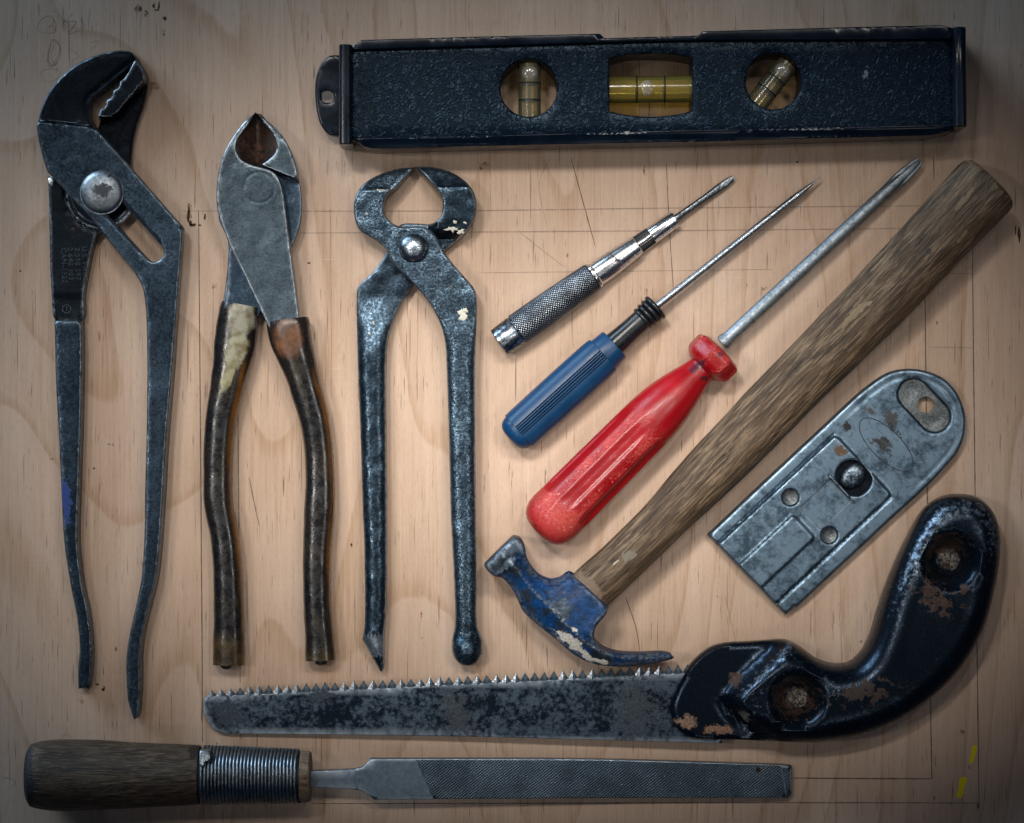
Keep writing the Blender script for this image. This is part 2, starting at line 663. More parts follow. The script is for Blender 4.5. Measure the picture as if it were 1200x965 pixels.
def board_material():
    n = NT('birch_plywood')
    co = n.co
    wv = n.vmath('ADD', n.map(co, (13, 2.6, 1), (0.35, 0.12, 0)), n.map(n.noise(40, n.map(co, (1, .6, 1)), 3, .5), (.05, .05, 0)))
    big = n.noise(1.0, wv, 1.6, .4, .25)
    # rounder growth loops where the veneer cuts flat, on the left side of the sheet
    sx = n.t.nodes.new('ShaderNodeSeparateXYZ'); n.lk(co, sx.inputs[0])
    left = n.ramp(sx.outputs[0], -.075, -.125)
    loops = n.noise(1.0, n.map(co, (8.5, 6.0, 1), (2.2, 5.1, 0), (0, 0, .35)), 1.2, .4, .2)
    big = n.math('ADD', n.math('MULTIPLY', big, n.math('SUBTRACT', 1.0, left)), n.math('MULTIPLY', loops, left))
    ring = n.math('FRACT', n.math('MULTIPLY', big, 12))
    line = n.math('MULTIPLY', n.ramp(ring, .82, .965), n.ramp(ring, 1.0, .97))
    fib = n.noise(1.0, n.map(co, (1500, 40, 1)), 4, .7)
    fib2 = n.noise(1.0, n.map(co, (420, 9, 1)), 5, .62)
    blot = n.noise(14, n.map(co, (1.5, .6, 1)), 5, .6, .3)
    pale = n.noise(45, n.map(co, (1, .5, 1)), 5, .62)
    c = n.mix(n.ramp(blot, .3, .7), (.492, .343, .252), (.622, .454, .350))
    c = n.mix(n.math('MULTIPLY', line, n.ramp(blot, .3, .7, .58, .42)), c, (.35, .20, .105))
    c = n.mix(n.math('MULTIPLY', n.ramp(ring, .2, .9), .24), c, (.42, .255, .15))
    c = n.mix(n.math('MULTIPLY', n.ramp(pale, .55, .78), .30), c, (.68, .54, .43))
    c = n.mix(n.ramp(fib2, .38, .70, .0, .28), c, (.36, .225, .14))
    c = n.mix(n.ramp(fib, .35, .70, .0, .46), c, (.64, .48, .36))
    pore = n.ramp(n.noise(1.0, n.map(co, (1500, 62, 1), (3, 1, 0)), 3, .6), .62, .70)
    pm = n.ramp(n.noise(24, co, 3), .38, .60, .15, .85)
    c = n.mix(n.ramp(n.noise(1.0, n.map(co, (1900, 420, 1)), 2, .6), .48, .72, 0, .22), c, (.36, .235, .155))
    c = n.mix(n.math('MULTIPLY', pore, pm), c, (.11, .058, .032))
    crack = n.ramp(n.noise(1.0, n.map(co, (1100, 20, 1), (7, 3, 0)), 2, .5), .68, .74)
    c = n.mix(n.math('MULTIPLY', crack, .7), c, (.10, .055, .03))
    # tan flecks, grime specks, pale scuffs
    fl = n.ramp(n.noise(1.0, n.map(co, (420, 120, 1), (5, 9, 0)), 3, .6), .70, .80)
    c = n.mix(n.math('MULTIPLY', fl, .55), c, (.33, .17, .07))
    dco = n.vmath('ADD', n.map(co, (1, .75, 1)), n.map(n.noise(900, co, 2), (.0015, .0015, 0)))
    sp = n.voro(150, dco)
    pick = n.ramp(n.voro(150, dco, out='Color'), .80, .86)
    sm = n.math('MULTIPLY', n.ramp(sp, .085, .03), pick)
    c = n.mix(n.math('MULTIPLY', sm, .75), c, (.085, .055, .04))
    gr = n.ramp(n.noise(70, n.map(co, (1.3, .7, 1)), 6, .7), .60, .8)
    c = n.mix(n.math('MULTIPLY', gr, .28), c, (.22, .155, .12))
    scuff = n.ramp(n.noise(1.0, n.map(co, (40, 1900, 1), (1, 2, 0), (0, 0, .03)), 2, .5), .70, .76)
    c = n.mix(n.math('MULTIPLY', scuff, n.ramp(n.noise(14, co, 2), .5, .65, 0, .35)), c, (.72, .62, .54))
    n.set(Base_Color=c, Roughness=n.ramp(fib2, .3, .7, .5, .66), Specular_IOR_Level=.3)
    h = n.math('SUBTRACT', n.math('MULTIPLY', fib, .5), n.math('ADD', pore, crack))
    n.set(Normal=n.bump(h, .35, .00012))
    return n.m


def old_wood(name, dark, mid, lite, sx=1700, sy=42, contrast=1.0, rough=.62, spots=(), bump=.7, tint=None):
    n = NT(name)
    g = n.attr('grain').outputs['Vector']
    a = n.noise(1.0, n.map(g, (sx, sy, sx)), 6, .62, .3)
    b = n.noise(1.0, n.map(g, (sx * .6, sy * .35, sx * .6), (2, 5, 1)), 7, .75, .15)
    f = n.noise(1.0, n.map(g, (sx * 3.0, sy * 6, sx * 3)), 3, .6)
    blot = n.noise(55, n.co, 5, .65)
    c = n.mix(n.ramp(b, .36, .64), dark, mid)
    lm = n.math('MULTIPLY', n.ramp(a, .46, .62), n.ramp(blot, .36, .62, .35, .9))
    c = n.mix(n.math('MULTIPLY', lm, contrast), c, lite)
    c = n.mix(n.ramp(f, .58, .72, 0, .75), c, tuple(x * .3 for x in dark))
    c = n.mix(n.ramp(n.noise(1.0, n.map(g, (sx * .9, sy * .7, sx * .9), (9, 4, 2)), 3, .5), .62, .7, 0, .8), c, tuple(x * .25 for x in dark))
    pw = n.ramp(n.noise(1.0, n.map(g, (190, 34, 190), (3, 7, 2)), 6, .7), .54, .68)
    c = n.mix(n.math('MULTIPLY', pw, .42), c, lite)
    dw = n.ramp(n.noise(1.0, n.map(g, (260, 26, 260), (8, 1, 5)), 6, .7), .55, .66)
    c = n.mix(n.math('MULTIPLY', dw, .55), c, tuple(x * .55 for x in dark))
    for mask, cc in [(s[0](n), s[1]) for s in spots]:
        c = n.mix(mask, c, cc)
    n.set(Base_Color=c, Roughness=rough, Specular_IOR_Level=.35)
    n.set(Normal=n.bump(n.math('ADD', a, n.math('MULTIPLY', f, .5)), bump, .0004))
    return n.m


def flat_mark(name, col, alpha=.8, scale=900, lo=.35, hi=.6):
    n = NT(name)
    n.set(Base_Color=col, Roughness=.8, Specular_IOR_Level=.1,
          Alpha=n.math('MULTIPLY', n.ramp(n.noise(scale, detail=3), lo, hi), alpha))
    return n.m


BLK = (.008, .012, .018)
M_paint = plastic('cream_paint', (.62, .6, .5), .7, bump=.5, var=.15)
M_dark = plastic('black_grime', (.006, .008, .011), .6)
M_stamp = steel('stamped_recess', (.022, .03, .04), (.06, .08, .10), edge=False)
M_shade = steel('recess_shade_steel', (.002, .004, .007), (.008, .012, .018), 150, edge=False, rough=(.5, .6))  # near-black colour paints the shade of recessed faces
M_bright = steel('ground_bright_steel', (.75, .8, .84), (.9, .93, .96), rough=(.30, .42), edge=False, metal=1, bump=.1)

# ------------------------------------------------------------------ tabletop
M_board = board_material()
me = bpy.data.meshes.new('tabletop')
bx, by, bz = .60, .50, .018
vs = [(x, y, z) for z in (-bz, 0) for y in (-by, by) for x in (-bx, bx)]
me.from_pydata(vs, [], [(0, 2, 3, 1), (4, 5, 7, 6), (0, 1, 5, 4), (2, 6, 7, 3), (0, 4, 6, 2), (1, 3, 7, 5)])
top = link('tabletop', me, M_board, None, 35)
top['kind'] = 'structure'
top['label'] = 'pale worn plywood board with pencil lines under all the tools'

M_pencil = flat_mark('pencil_graphite', (.07, .065, .065), .58, 1500, .2, .5)
M_faint = flat_mark('faint_graphite', (.14, .115, .10), .30, 1500, .25, .5)
M_stain = flat_mark('brown_stain', (.06, .03, .013), .85, 500, .12, .42)
M_soft = flat_mark('ochre_stain', (.26, .15, .06), .6, 600, .35, .7)
M_yellow = flat_mark('yellow_paint', (.78, .62, .02), .97, 700, .2, .35)
M_smudge = flat_mark('grey_smudge', (.05, .055, .06), .75, 700, .38, .66)
M_redmark = flat_mark('red_crayon', (.45, .05, .05), .7)
ZM = .10
for p, w, m in [
    ([(232.8, 247), (234, 400), (236, 640), (237.5, 870)], 1.3, M_pencil),
    ([(278.6, 460), (280, 620), (281.5, 800)], 1.2, M_pencil),
    ([(387, 245), (389, 470)], .9, M_faint),
    ([(215, 247.5), (500, 247.6), (800, 244), (1085, 241.5)], 1.4, M_faint),
    ([(352, 273.4), (560, 272.2), (800, 270.5), (1085, 267.8)], 1.5, M_faint),
    ([(560, 320), (700, 318.5), (905, 316)], 1.0, M_faint),
    ([(1084, 340), (1085.5, 480), (1089, 740), (1092, 913)], 1.7, M_pencil),
    ([(1139.5, 292), (1142, 520), (1145, 760), (1147.3, 947)], 1.4, M_pencil),
    ([(920, 912), (1010, 912.6), (1091, 913)], 1.6, M_pencil),
    ([(366, 942), (640, 941.5), (900, 941), (1147, 941.2)], 1.3, M_pencil),
    ([(1146.5, 941), (1146.2, 948)], 2.2, M_pencil),
    ([(669, 185), (680, 225), (697, 287)], 1.2, M_stain),
    ([(781, 193), (784, 260), (789, 337)], 1.1, M_stain),
    ([(610, 273), (640, 297), (661, 313)], 1.0, M_faint),
    ([(646, 183), (632, 215), (640, 262)], .8, M_faint),
    ([(292, 560), (298, 590), (304, 617)], 1.1, M_pencil),
    ([(733, 700), (745, 735), (750, 764)], 1.2, M_stain),
    ([(850, 700), (858, 735), (862, 752)], .9, M_faint),
    ([(1085, 320), (1140, 321)], .9, M_faint),
    ([(1090, 407), (1140, 408)], .9, M_faint),
]:
    strip('pencil_line' if m is not M_stain else 'grain_crack', top, m, p, w * (1 if m is not M_stain else .7), ZM, taper=.3)
for p, w in [
    ([(43, 36), (47, 25), (57, 19), (63, 24), (58, 33)], 1.2), ([(57, 33), (64, 30), (65, 37), (52, 39), (44, 35)], 1.0),
    ([(62, 22), (66, 30), (64, 37)], 1.0), ([(73, 26), (80, 22), (85, 15)], 1.0),
    ([(75, 26), (89, 26), (80, 40), (94, 36)], 1.3), ([(94, 22), (97, 27), (99, 33)], 1.5),
    ([(55, 74), (58, 60), (62, 47), (68, 50), (71, 60), (66, 74), (60, 77), (55, 70)], 1.3),
    ([(60, 50), (56, 66), (60, 76), (68, 66), (70, 55), (63, 47)], 1.0), ([(64, 49), (60, 68), (66, 77)], 1.0),
    ([(54, 77), (62, 78), (68, 72)], 1.2),
    ([(86, 54), (83, 58), (90, 63), (92, 68), (86, 70)], .9), ([(105, 50), (116, 48.5), (107, 59)], 1.0),
    ([(48, 92), (49, 84), (60, 81), (70, 84), (66, 93), (54, 96), (48, 92)], .9),
    ([(3, 912), (10, 912), (17, 915), (18, 919), (14, 921)], 1.2),
    ([(70, 868), (76, 861), (84, 864)], .8),
]:
    strip('pencil_scribble', top, M_faint, p, w, ZM, seg=2)
for i, p in enumerate([[(1139.7, 874), (1144.8, 874), (1143, 885), (1139.4, 894.5), (1135.8, 894), (1138, 884)],
                       [(1125.3, 912), (1133, 911.4), (1130, 924), (1126.4, 935.5), (1121.4, 934), (1123.6, 922)]]):
    patch('yellow_paint_mark', top, M_yellow, p, ZM)
rng = random.Random(4)


def splat(px, py, rx, ry, mat, name='stain', ang=0):
    pts = []
    for j in range(10):
        t = 2 * math.pi * j / 10
        a, b = rx * math.cos(t) * rng.uniform(.55, 1.3), ry * math.sin(t) * rng.uniform(.55, 1.3)
        pts.append((px + a * math.cos(ang) - b * math.sin(ang), py + a * math.sin(ang) + b * math.cos(ang)))
    patch(name, top, mat, pts, ZM + .04)


for a in [(221, 252, 2, 9, M_stain), (226, 264, 4, 2.2, M_stain), (223, 262, 2, 5, M_stain), (240, 255, 1.4, 4, M_stain), (234, 264, 2.5, 1.2, M_stain),
          (221, 250, 4, 14, M_soft), (363, 309, 4, 3, M_soft), (362, 308.5, 1.5, 1, M_stain), (250, 337, 2, 5, M_soft), (253, 335, 1.5, 4, M_soft),
          (180, 7, 1.5, 3, M_stain), (186, 7, 1.2, 5, M_stain), (184, 12, 3, .9, M_stain), (193, 22, 2, 3.5, M_stain), (163, 11, 5, 5, M_smudge),
          (171, 16, 2.5, 4, M_smudge), (192, 38, 2, 4, M_smudge), (114, 802, 2.2, 1.4, M_stain), (121, 808, 2.2, 1.8, M_stain), (122, 806, 1, 2, M_stain),
          (103, 806, 1.5, 3, M_smudge), (96, 820, 3, 4, M_soft), (136, 760, 1.5, 4, M_smudge), (567, 194, 6, 3.5, M_soft), (563, 197, 2, 3, M_soft),
          (181, 102, 8, 5, M_soft), (494, 722, 1.0, 6, M_redmark), (755, 199, 1.6, 8, M_soft), (716, 424, 1.5, 4, M_soft), (758, 343, 1.3, 5, M_soft),
          (665, 300, 1.4, 3.5, M_soft), (875, 336, 1.3, 5, M_soft), (895, 338, 4, 2, M_soft), (1194, 275, 2, 9, M_stain), (1190, 270, 1, 7, M_stain),
          (1095, 935, 1.2, 2.4, M_pencil), (412, 639, 1.4, 2.2, M_stain), (495, 748, 1.6, 1.4, M_smudge), (934, 190, 2.2, 1.2, M_smudge),
          (1128, 858, 3, 2.5, M_soft), (1136, 899, 3, 2.5, M_soft), (283, 860, 2, 6, M_soft), (1098, 378, 1.4, 4, M_soft),
          (129, 521, 4, 1.2, M_smudge), (132, 521, 1, 2.5, M_smudge), (61, 538, 3, 1, M_smudge), (110, 549, 1.2, 1.4, M_stain), (24, 318, 1.2, 1.4, M_stain)]:
    splat(*a)

# ------------------------------------------------------------------ adjustable pliers (left)
t = thing('adjustable_pliers', 'long dark adjustable slip joint pliers with toothed curved jaws and round pivot, leftmost tool', 'pliers', 118, 225, 30)
og = t.location
M1 = steel('dark_forged_steel', (.006, .013, .022), (.042, .070, .103), 150, .34, .70, (.25, .38), rust=.22)
M1b = steel('blued_steel', (.007, .016, .028), (.040, .066, .10), 130, .38, .72, (.25, .36), rust=.05,
            spots=[(lambda n: n.spot(og, 79, 588, 5, 26, 4, 20, .8), (.012, .04, .20))])
M1c = steel('shaded_black_jaw_steel', (.002, .005, .009), (.011, .018, .028), 170, .40, .78, (.28, .4), rust=.30)  # black steel, darkened to paint in the tilted jaw's shade
edgeA = [(153.5, 59.5), (160, 69.5, 1)]
teethA = []
a0, a1 = np.array((156, 74.)), np.array((105, 115.))
nt_ = 10
nr = np.array((.63, .78))
for i in range(nt_):
    p = a0 + (a1 - a0) * (i / nt_)
    q = a0 + (a1 - a0) * ((i + .5) / nt_)
    teethA += [(*(p + nr * 1.0), 1), (*(q - nr * 1.4), 1)]
outA = edgeA + teethA + [(103.5, 117, 1), (102.7, 128), (103, 137), (106.5, 143), (114, 152, 1), (164, 209), (214, 266.5, 1), (212, 300), (206, 372), (200, 445),
        (194, 518), (190.5, 580), (187, 632), (182.5, 676), (174, 711), (166.6, 742), (163.3, 769), (163, 803), (162, 821), (159, 843), (155.5, 845),
        (152, 836), (147.7, 818), (147, 769), (150.6, 745), (159, 708), (165, 676), (168.6, 623), (169, 580), (171, 503), (171.5, 402), (170, 358), (166.8, 338),
        (159, 322), (139, 297), (110, 260.6, 1), (54.8, 201, 1), (46.5, 172), (42.6, 147.4), (47.6, 121.3), (63.5, 95), (86.8, 74.8), (115.8, 61.5), (142, 57.4)]
oA = spl(outA, True, 5)
# slot
sa, sb, hw = np.array((124, 233.)), np.array((180.5, 295.5)), 11.3
ud = (sb - sa) / np.hypot(*(sb - sa)); un = np.array((-ud[1], ud[0]))
arc = [sb + hw * (ud * math.cos(q) + un * math.sin(q)) for q in np.linspace(-1.57, 1.57, 11)]
arc2 = [sa + hw * (-ud * math.cos(q) - un * math.sin(q)) for q in np.linspace(-1.57, 1.57, 9)]
slot = np.array(arc + arc2)
stepline = [(20, 141), (43, 143.2), (70, 145), (97, 148.5), (114, 152), (114, 20), (20, 20)]
SL = poly(stepline, 200)


def zA(x, y, d):
    z = 36 - rnd(d, 2.6) + .35 * vnoise(x, y, 22, 2)
    j = sdf(SL, x, y)
    jaw = np.where((y < 153) & (j > -1), sstep(-.5, 3, j), 0)
    jaw = np.where((x > 113) & (y < 150) & (y < 118 + (x - 113)), 1.0, jaw)
    z = z - jaw * (7 + .0 * y)
    z = z - jaw * rnd(d, 7) * .5
    # handle thins towards the tip
    z = z - sstep(330, 420, y) * 4 - sstep(690, 840, y) * 6
    return z


def zAb(x, y, d):
    return np.where(y < 190, 16 - sstep(190, 150, y) * 15.5, np.where(y > 330, np.maximum(.5, 16 - (y - 330) * .16), 16.0))


xl = np.array([(x, 143.2 + (x - 43) * .1 + o) for x in np.arange(46, 112, 3) for o in (-4, -2.5, -1, .5)])
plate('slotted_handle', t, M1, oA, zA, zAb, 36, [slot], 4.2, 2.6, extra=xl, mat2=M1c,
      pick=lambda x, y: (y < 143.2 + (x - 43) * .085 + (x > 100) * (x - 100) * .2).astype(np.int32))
# lower member
oB1 = spl([(159, 70, 1), (165, 76), (169.5, 84), (170.5, 98), (165, 124), (157, 147), (152.5, 171), (152, 200), (158, 228), (150, 250), (128, 266),
           (113, 274), (108.5, 287), (100.5, 325), (97.3, 346), (97, 371), (93, 376.5, 1), (64, 376.5, 1), (60.6, 370), (59, 343), (57.7, 320), (56.2, 243), (55.2, 207, 1), (66, 205, 1),
           (80, 190), (95, 165), (112, 150), (116, 136, 1)] +
          [(*(np.array((116, 136.)) + (np.array((151, 86.)) - np.array((116, 136.))) * (i / 9) + np.array((-.8, -.5)) * (2 if i % 2 else -.2)), 1) for i in range(1, 9)] + [(151, 86, 1)], True, 5)
facep = poly([(159, 68), (149, 84), (112, 134), (117, 141), (133, 138.5), (139, 133), (171, 95), (170, 80)], 200)
discB = circle(118, 227, 44.5, 48)


def zB(x, y, d):
    z = 19 - rnd(d, 2.2) + .3 * vnoise(x, y, 18, 5)
    f = sstep(-1, 1.2, sdf(facep, x, y))
    z = z + f * 11
    r = np.hypot(x - 118, y - 227)
    z = z - 8 * sstep(205, 170, y) * (1 - f)
    z = z - (np.abs(r - 43) < 1.6) * 1.3 - sstep(344, 350, y) * (1.2)
    z = z + sstep(366, 374, y) * 0
    return z


plate('lower_jaw', t, M1c, oB1, lambda x, y, d: zB(x, y, d), .5, 24, [], 3, 2.2, mat2=M_shade,
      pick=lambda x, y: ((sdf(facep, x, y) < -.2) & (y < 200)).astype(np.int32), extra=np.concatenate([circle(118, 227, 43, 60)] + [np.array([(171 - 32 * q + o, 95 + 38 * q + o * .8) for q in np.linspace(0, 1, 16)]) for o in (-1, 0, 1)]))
# boss ring with grooves below the slotted bar
for i, rr in enumerate((41.5, 36.5)):
    ringp = circle(118, 227, rr, 56)
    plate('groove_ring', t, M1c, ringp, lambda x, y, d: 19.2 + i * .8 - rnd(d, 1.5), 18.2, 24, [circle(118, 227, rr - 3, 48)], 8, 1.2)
oBh = spl([(63.5, 376, 1), (95.3, 376, 1), (96, 416), (94.5, 503), (92, 580), (91, 638), (96, 684), (102.7, 716), (106.5, 748), (107, 780), (104, 807, 1), (91, 808, 1),
           (90.5, 783), (92.6, 760), (89.7, 725), (82.4, 687), (74.5, 632), (71.7, 580), (68, 503), (65, 445)], True, 5)


def zBh(x, y, d):
    return 24 - rnd(d, 2.6) + .4 * vnoise(x, y, 20, 7) - sstep(376, 380, 380 - (y - 376)) * 0 - sstep(640, 800, y) * 3


plate('plain_handle', t, M1b, oBh, zBh, .5, 24, [], 4.5, 2.6)
M_piv = steel('pivot_steel', (.15, .18, .21), (.34, .38, .42), 90, .3, .6, (.38, .5), edge=False, metal=1,
              spots=[(lambda n: n.spot(og, 119, 224, 12, 8, 10, 44, 1.0), (.06, .065, .07)), (lambda n: n.spot(og, 127, 206, 4, 2, 40, 44, 1.2), (.02, .02, .025))])
dome('pivot_disc', t, M_piv, 118, 225, 25.5, 36, 7.5, 44, n=48, rings=10)
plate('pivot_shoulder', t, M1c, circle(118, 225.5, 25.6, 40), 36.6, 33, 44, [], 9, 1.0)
plate('ground_glint', t, M_bright, poly([(55.6, 208), (62.5, 208.5), (62, 217.5), (57.5, 218.5), (55.4, 214)], 4), lambda x, y, d: 20.4 - rnd(d, 1.2), 17, 24, [], 3, 1.2)
for body, px in (("U.S. PAT'S", 92.5), ('2 558 297', 84), ('2 640 303', 75.8), ('CAN-1952', 68.2)):
    text('stamped_number', t, M_stamp, body, px + (.02 * 300), 309 if body[0] != 'C' else 311, 8.4, -88, 19.3, 24, .12, 1.12)
text('stamped_cross', t, M_stamp, 'T', 77, 362, 8, 0, 18.0, 24, .15)
plate('stamp_ring', t, M_stamp, circle(77, 362, 5.5, 24), 18.15, 17.2, 24, [circle(77, 362, 4.3, 24)], 8, 0)

# ------------------------------------------------------------------ wire cutters
t = thing('wire_cutters', 'diagonal wire cutters with closed pointed jaws and worn dark rubber sleeved handles', 'cutters', 303, 220, 30)
og = t.location
M2 = steel('grey_mottled_steel', (.024, .038, .050), (.082, .110, .134), 230, .32, .70, (.27, .38), rust=.06, edgecol=(.5, .56, .62))
M2b = steel('blued_shank', (.014, .028, .045), (.05, .08, .115), 130, .4, .7, (.3, .45), rust=.05)
M2c = steel('brown_cut_faces', (.018, .011, .008), (.07, .035, .022), 140, .35, .7, (.45, .6), rust=.5, edge=False, metal=.5)
oA = spl([(299.5, 131.5, 1), (284.4, 143.4), (271.3, 162.5), (260.5, 184), (254.6, 210), (253.4, 231.6), (255.8, 250.7), (267.7, 284), (294, 340), (312, 378, 1), (325, 405, 1), (358, 405, 1),
          (351, 373), (346.4, 338), (339, 282), (334.5, 246), (329.7, 217), (323.5, 204.5), (315.4, 199), (303, 195.5), (291.5, 192), (281, 185), (276.5, 174.4), (279, 162), (288, 149)], True, 4)


def zc(x, y, d):
    r = np.hypot(x - 303.5, y - 220)
    z = 40 - rnd(d, 2.0) + .3 * vnoise(x, y, 15, 1)
    z = z - .22 * np.exp(-((r - 18) / .9)**2)
    z = z - sstep(175, 140, y) * 6 * sstep(2, 14, 300 - x)
    return z


ext = np.concatenate([circle(303.5, 220, q, 64) for q in (16.6, 18, 19.4)])
plate('left_jaw', t, M2, oA, zc, 21, 40, [], 4, 2.0, extra=ext)
oB = spl([(300.5, 131.5, 1), (315.4, 143.4), (329.7, 157.7), (339.2, 174.4), (346.4, 193.5), (349.5, 210), (352, 229), (351, 258), (343, 283), (325, 320), (300, 372, 1), (282, 400, 1),
          (262, 400, 1), (261.5, 356), (264, 338), (267.7, 284), (290, 240), (300, 215, 1), (305, 193.5, 1), (315, 187), (322.5, 179), (324, 167), (318.5, 155.3), (308, 143)], True, 4)
jawtop = poly([(299, 125), (362, 150), (350, 211), (345, 209.5), (305.5, 193.7), (297, 180)], 200)


def zcb(x, y, d):
    f = sstep(-.8, .8, sdf(jawtop, x, y))
    return 22 + f * 17.5 - rnd(d, 2.0) - sstep(170, 140, y) * f * 5 + .3 * vnoise(x, y, 15, 9)


plate('right_jaw', t, M2, oB, lambda x, y, d: zcb(x, y, d), 20.5, 40, [], 4, 2.0, mat2=M2b, pick=lambda x, y: (sdf(jawtop, x, y) < 0).astype(np.int32),
      extra=np.array([(305.5 + s * 39.5, 193.7 + s * 15.8 + o) for s in np.linspace(.05, .97, 14) for o in (-1.2, 0, 1.2)]))
oBl = spl([(352.0, 229, 1), (351, 258), (343, 283), (325, 320), (302, 370, 1), (284, 398, 1), (262, 398, 1), (260.7, 356), (263.4, 338), (267, 284), (256, 250), (300, 205, 1), (346, 205, 1)], True, 5)
plate('left_shank', t, M2b, oBl, lambda x, y, d: 20.2 - rnd(d, 2), 1.0, 22, [], 6, 2.0)
plate('cut_bevel', t, M2c, spl([(300.3, 131), (284, 146), (275, 163), (273, 176), (279, 190), (300.3, 200, 1)], True, 4),
      lambda x, y, d: 20 + np.minimum(16, np.abs(300.3 - x) * .75), 19, 40, [], 4, 0)
plate('cut_bevel', t, M2c, spl([(300.8, 131), (316, 146), (326, 163), (327, 178), (320, 188), (300.8, 200, 1)], True, 4),
      lambda x, y, d: 20 + np.minimum(16, np.abs(300.8 - x) * .75), 19, 40, [], 4, 0)


def rubber(name, spots):
    n = NT(name)
    a = n.noise(60, detail=6, rough=.65)
    g = n.attr('grain').outputs['Vector']
    sx = n.t.nodes.new('ShaderNodeSeparateXYZ'); n.lk(g, sx.inputs[0])
    col = n.mix(n.ramp(a, .35, .7), (.004, .005, .007), (.016, .012, .010))
    am = n.math('MULTIPLY', n.ramp(sx.outputs[0], .0030, .0046), n.ramp(n.noise(45, n.map(g, (1, .35, 1)), 4), .47, .62))
    col = n.mix(am, col, (.16, .062, .008))
    en = n.math('MULTIPLY', n.ramp(sx.outputs[1], .1135, .1275), n.ramp(n.noise(160, detail=4), .36, .62, .25, 1))
    col = n.mix(n.math('MULTIPLY', en, .75), col, (.13, .072, .016))
    ol = n.ramp(n.noise(1.0, n.map(g, (260, 42, 260), (1, 8, 0)), 4, .6), .56, .72)
    col = n.mix(n.math('MULTIPLY', ol, .4), col, (.075, .062, .032))
    rg = n.ramp(n.noise(420, detail=4, rough=.7), .35, .65, .18, .36)
    for mk, c in spots:
        mk = mk(n)
        cc = n.mix(n.ramp(n.noise(260, detail=5), .4, .62), c[0], c[1])
        col = n.mix(mk, col, cc)
        rg = n.math('MAXIMUM', rg, n.math('MULTIPLY', mk, .42))
    dst = n.ramp(n.noise(2600, detail=2), .70, .75)
    col = n.mix(n.math('MULTIPLY', dst, .5), col, (.35, .36, .36))
    n.set(Base_Color=col, Roughness=rg, Coat_Weight=.15, Coat_Roughness=.25, Normal=n.bump(n.math('ADD', a, n.math('MULTIPLY', n.noise(900, detail=3), .25)), .35, .0006))
    return n.m


M_rubL = rubber('amber_black_sleeve', [(lambda n: n.spot(og, 283, 372, 17, 24, -8, 40, .22, 220), ((.30, .29, .23), (.16, .13, .075))), (lambda n: n.spot(og, 277, 410, 13, 26, -12, 40, .25, 220), ((.31, .30, .20), (.16, .13, .06))), (lambda n: n.spot(og, 267, 440, 8, 18, -16, 40, .3, 220), ((.27, .25, .13), (.13, .10, .04)))])
M_rubR = rubber('brown_black_sleeve', [(lambda n: n.spot(og, 338, 397, 18, 25, 8, 40, .10, 300), ((.065, .026, .016), (.15, .062, .02)))])
M_tip = plastic('black_steel_end', (.006, .007, .009), .35)
sl = [(279.5, 356.5, 21, 20, 19), (278.5, 362, 22.3, 20, 20.5), (275, 400, 24.5, 20, 20), (265.5, 454, 19.8, 19.5, 19), (257.5, 494, 18.4, 19, 18.5), (254, 560, 17, 18, 17.5),
      (255.5, 595, 17, 18, 17.5), (261.6, 625, 16.8, 18, 17.5), (265.3, 660, 16.8, 18, 17.5), (267, 709, 17.6, 18, 17.5), (267, 755, 18.3, 18, 17), (267, 780, 18.9, 18, 17)]
sr = [(336, 374.5, 24.2, 24, 21.5), (336.6, 379, 25.2, 24, 23), (340, 397, 24.6, 23.5, 23), (348.5, 425, 21, 22, 21), (357, 454, 18.6, 20, 19), (367, 490, 17.6, 19, 18.5), (372.5, 530, 17, 18, 17.5),
      (374, 560, 17.2, 18, 17.5), (373.3, 597, 17.8, 18, 17.5), (371.4, 634, 17.2, 18, 17.5), (370.3, 662, 16.4, 18, 17.5), (371, 709, 16.2, 18, 17.5), (373.5, 752, 17.0, 18, 17), (374.5, 775, 17.6, 18, 17)]


def lump(L, th):
    f = 1 + .02 * vnoise(L + th * 0, th * 9, 22, 3) + .012 * vnoise(L + th * 0, th * 14, 9, 4)
    return f, f * 0


oL = sweep('rubber_sleeve', t, M_rubL, sl, 30, 2.5, 36, 5, lump, 50)
oL['label'] = 'left sleeve worn pale near the top'
oR = sweep('rubber_sleeve', t, M_rubR, sr, 34, 2.6, 36, 5, lump, 50)
oR['label'] = 'right sleeve with a brown patch near the top'
sweep('handle_end', t, M_tip, [(264, 772, 8, 14, 8), (264, 779, 8, 14, 8), (264, 783, 7, 14, 7), (264, 785.5, 3.5, 14, 4)], 24, 2, 20, None)
sweep('handle_end', t, M_tip, [(375.5, 768, 8, 14, 8), (375.5, 775, 8, 14, 8), (375.5, 779, 7, 14, 7), (375.5, 781, 3.5, 14, 4)], 24, 2, 20, None)

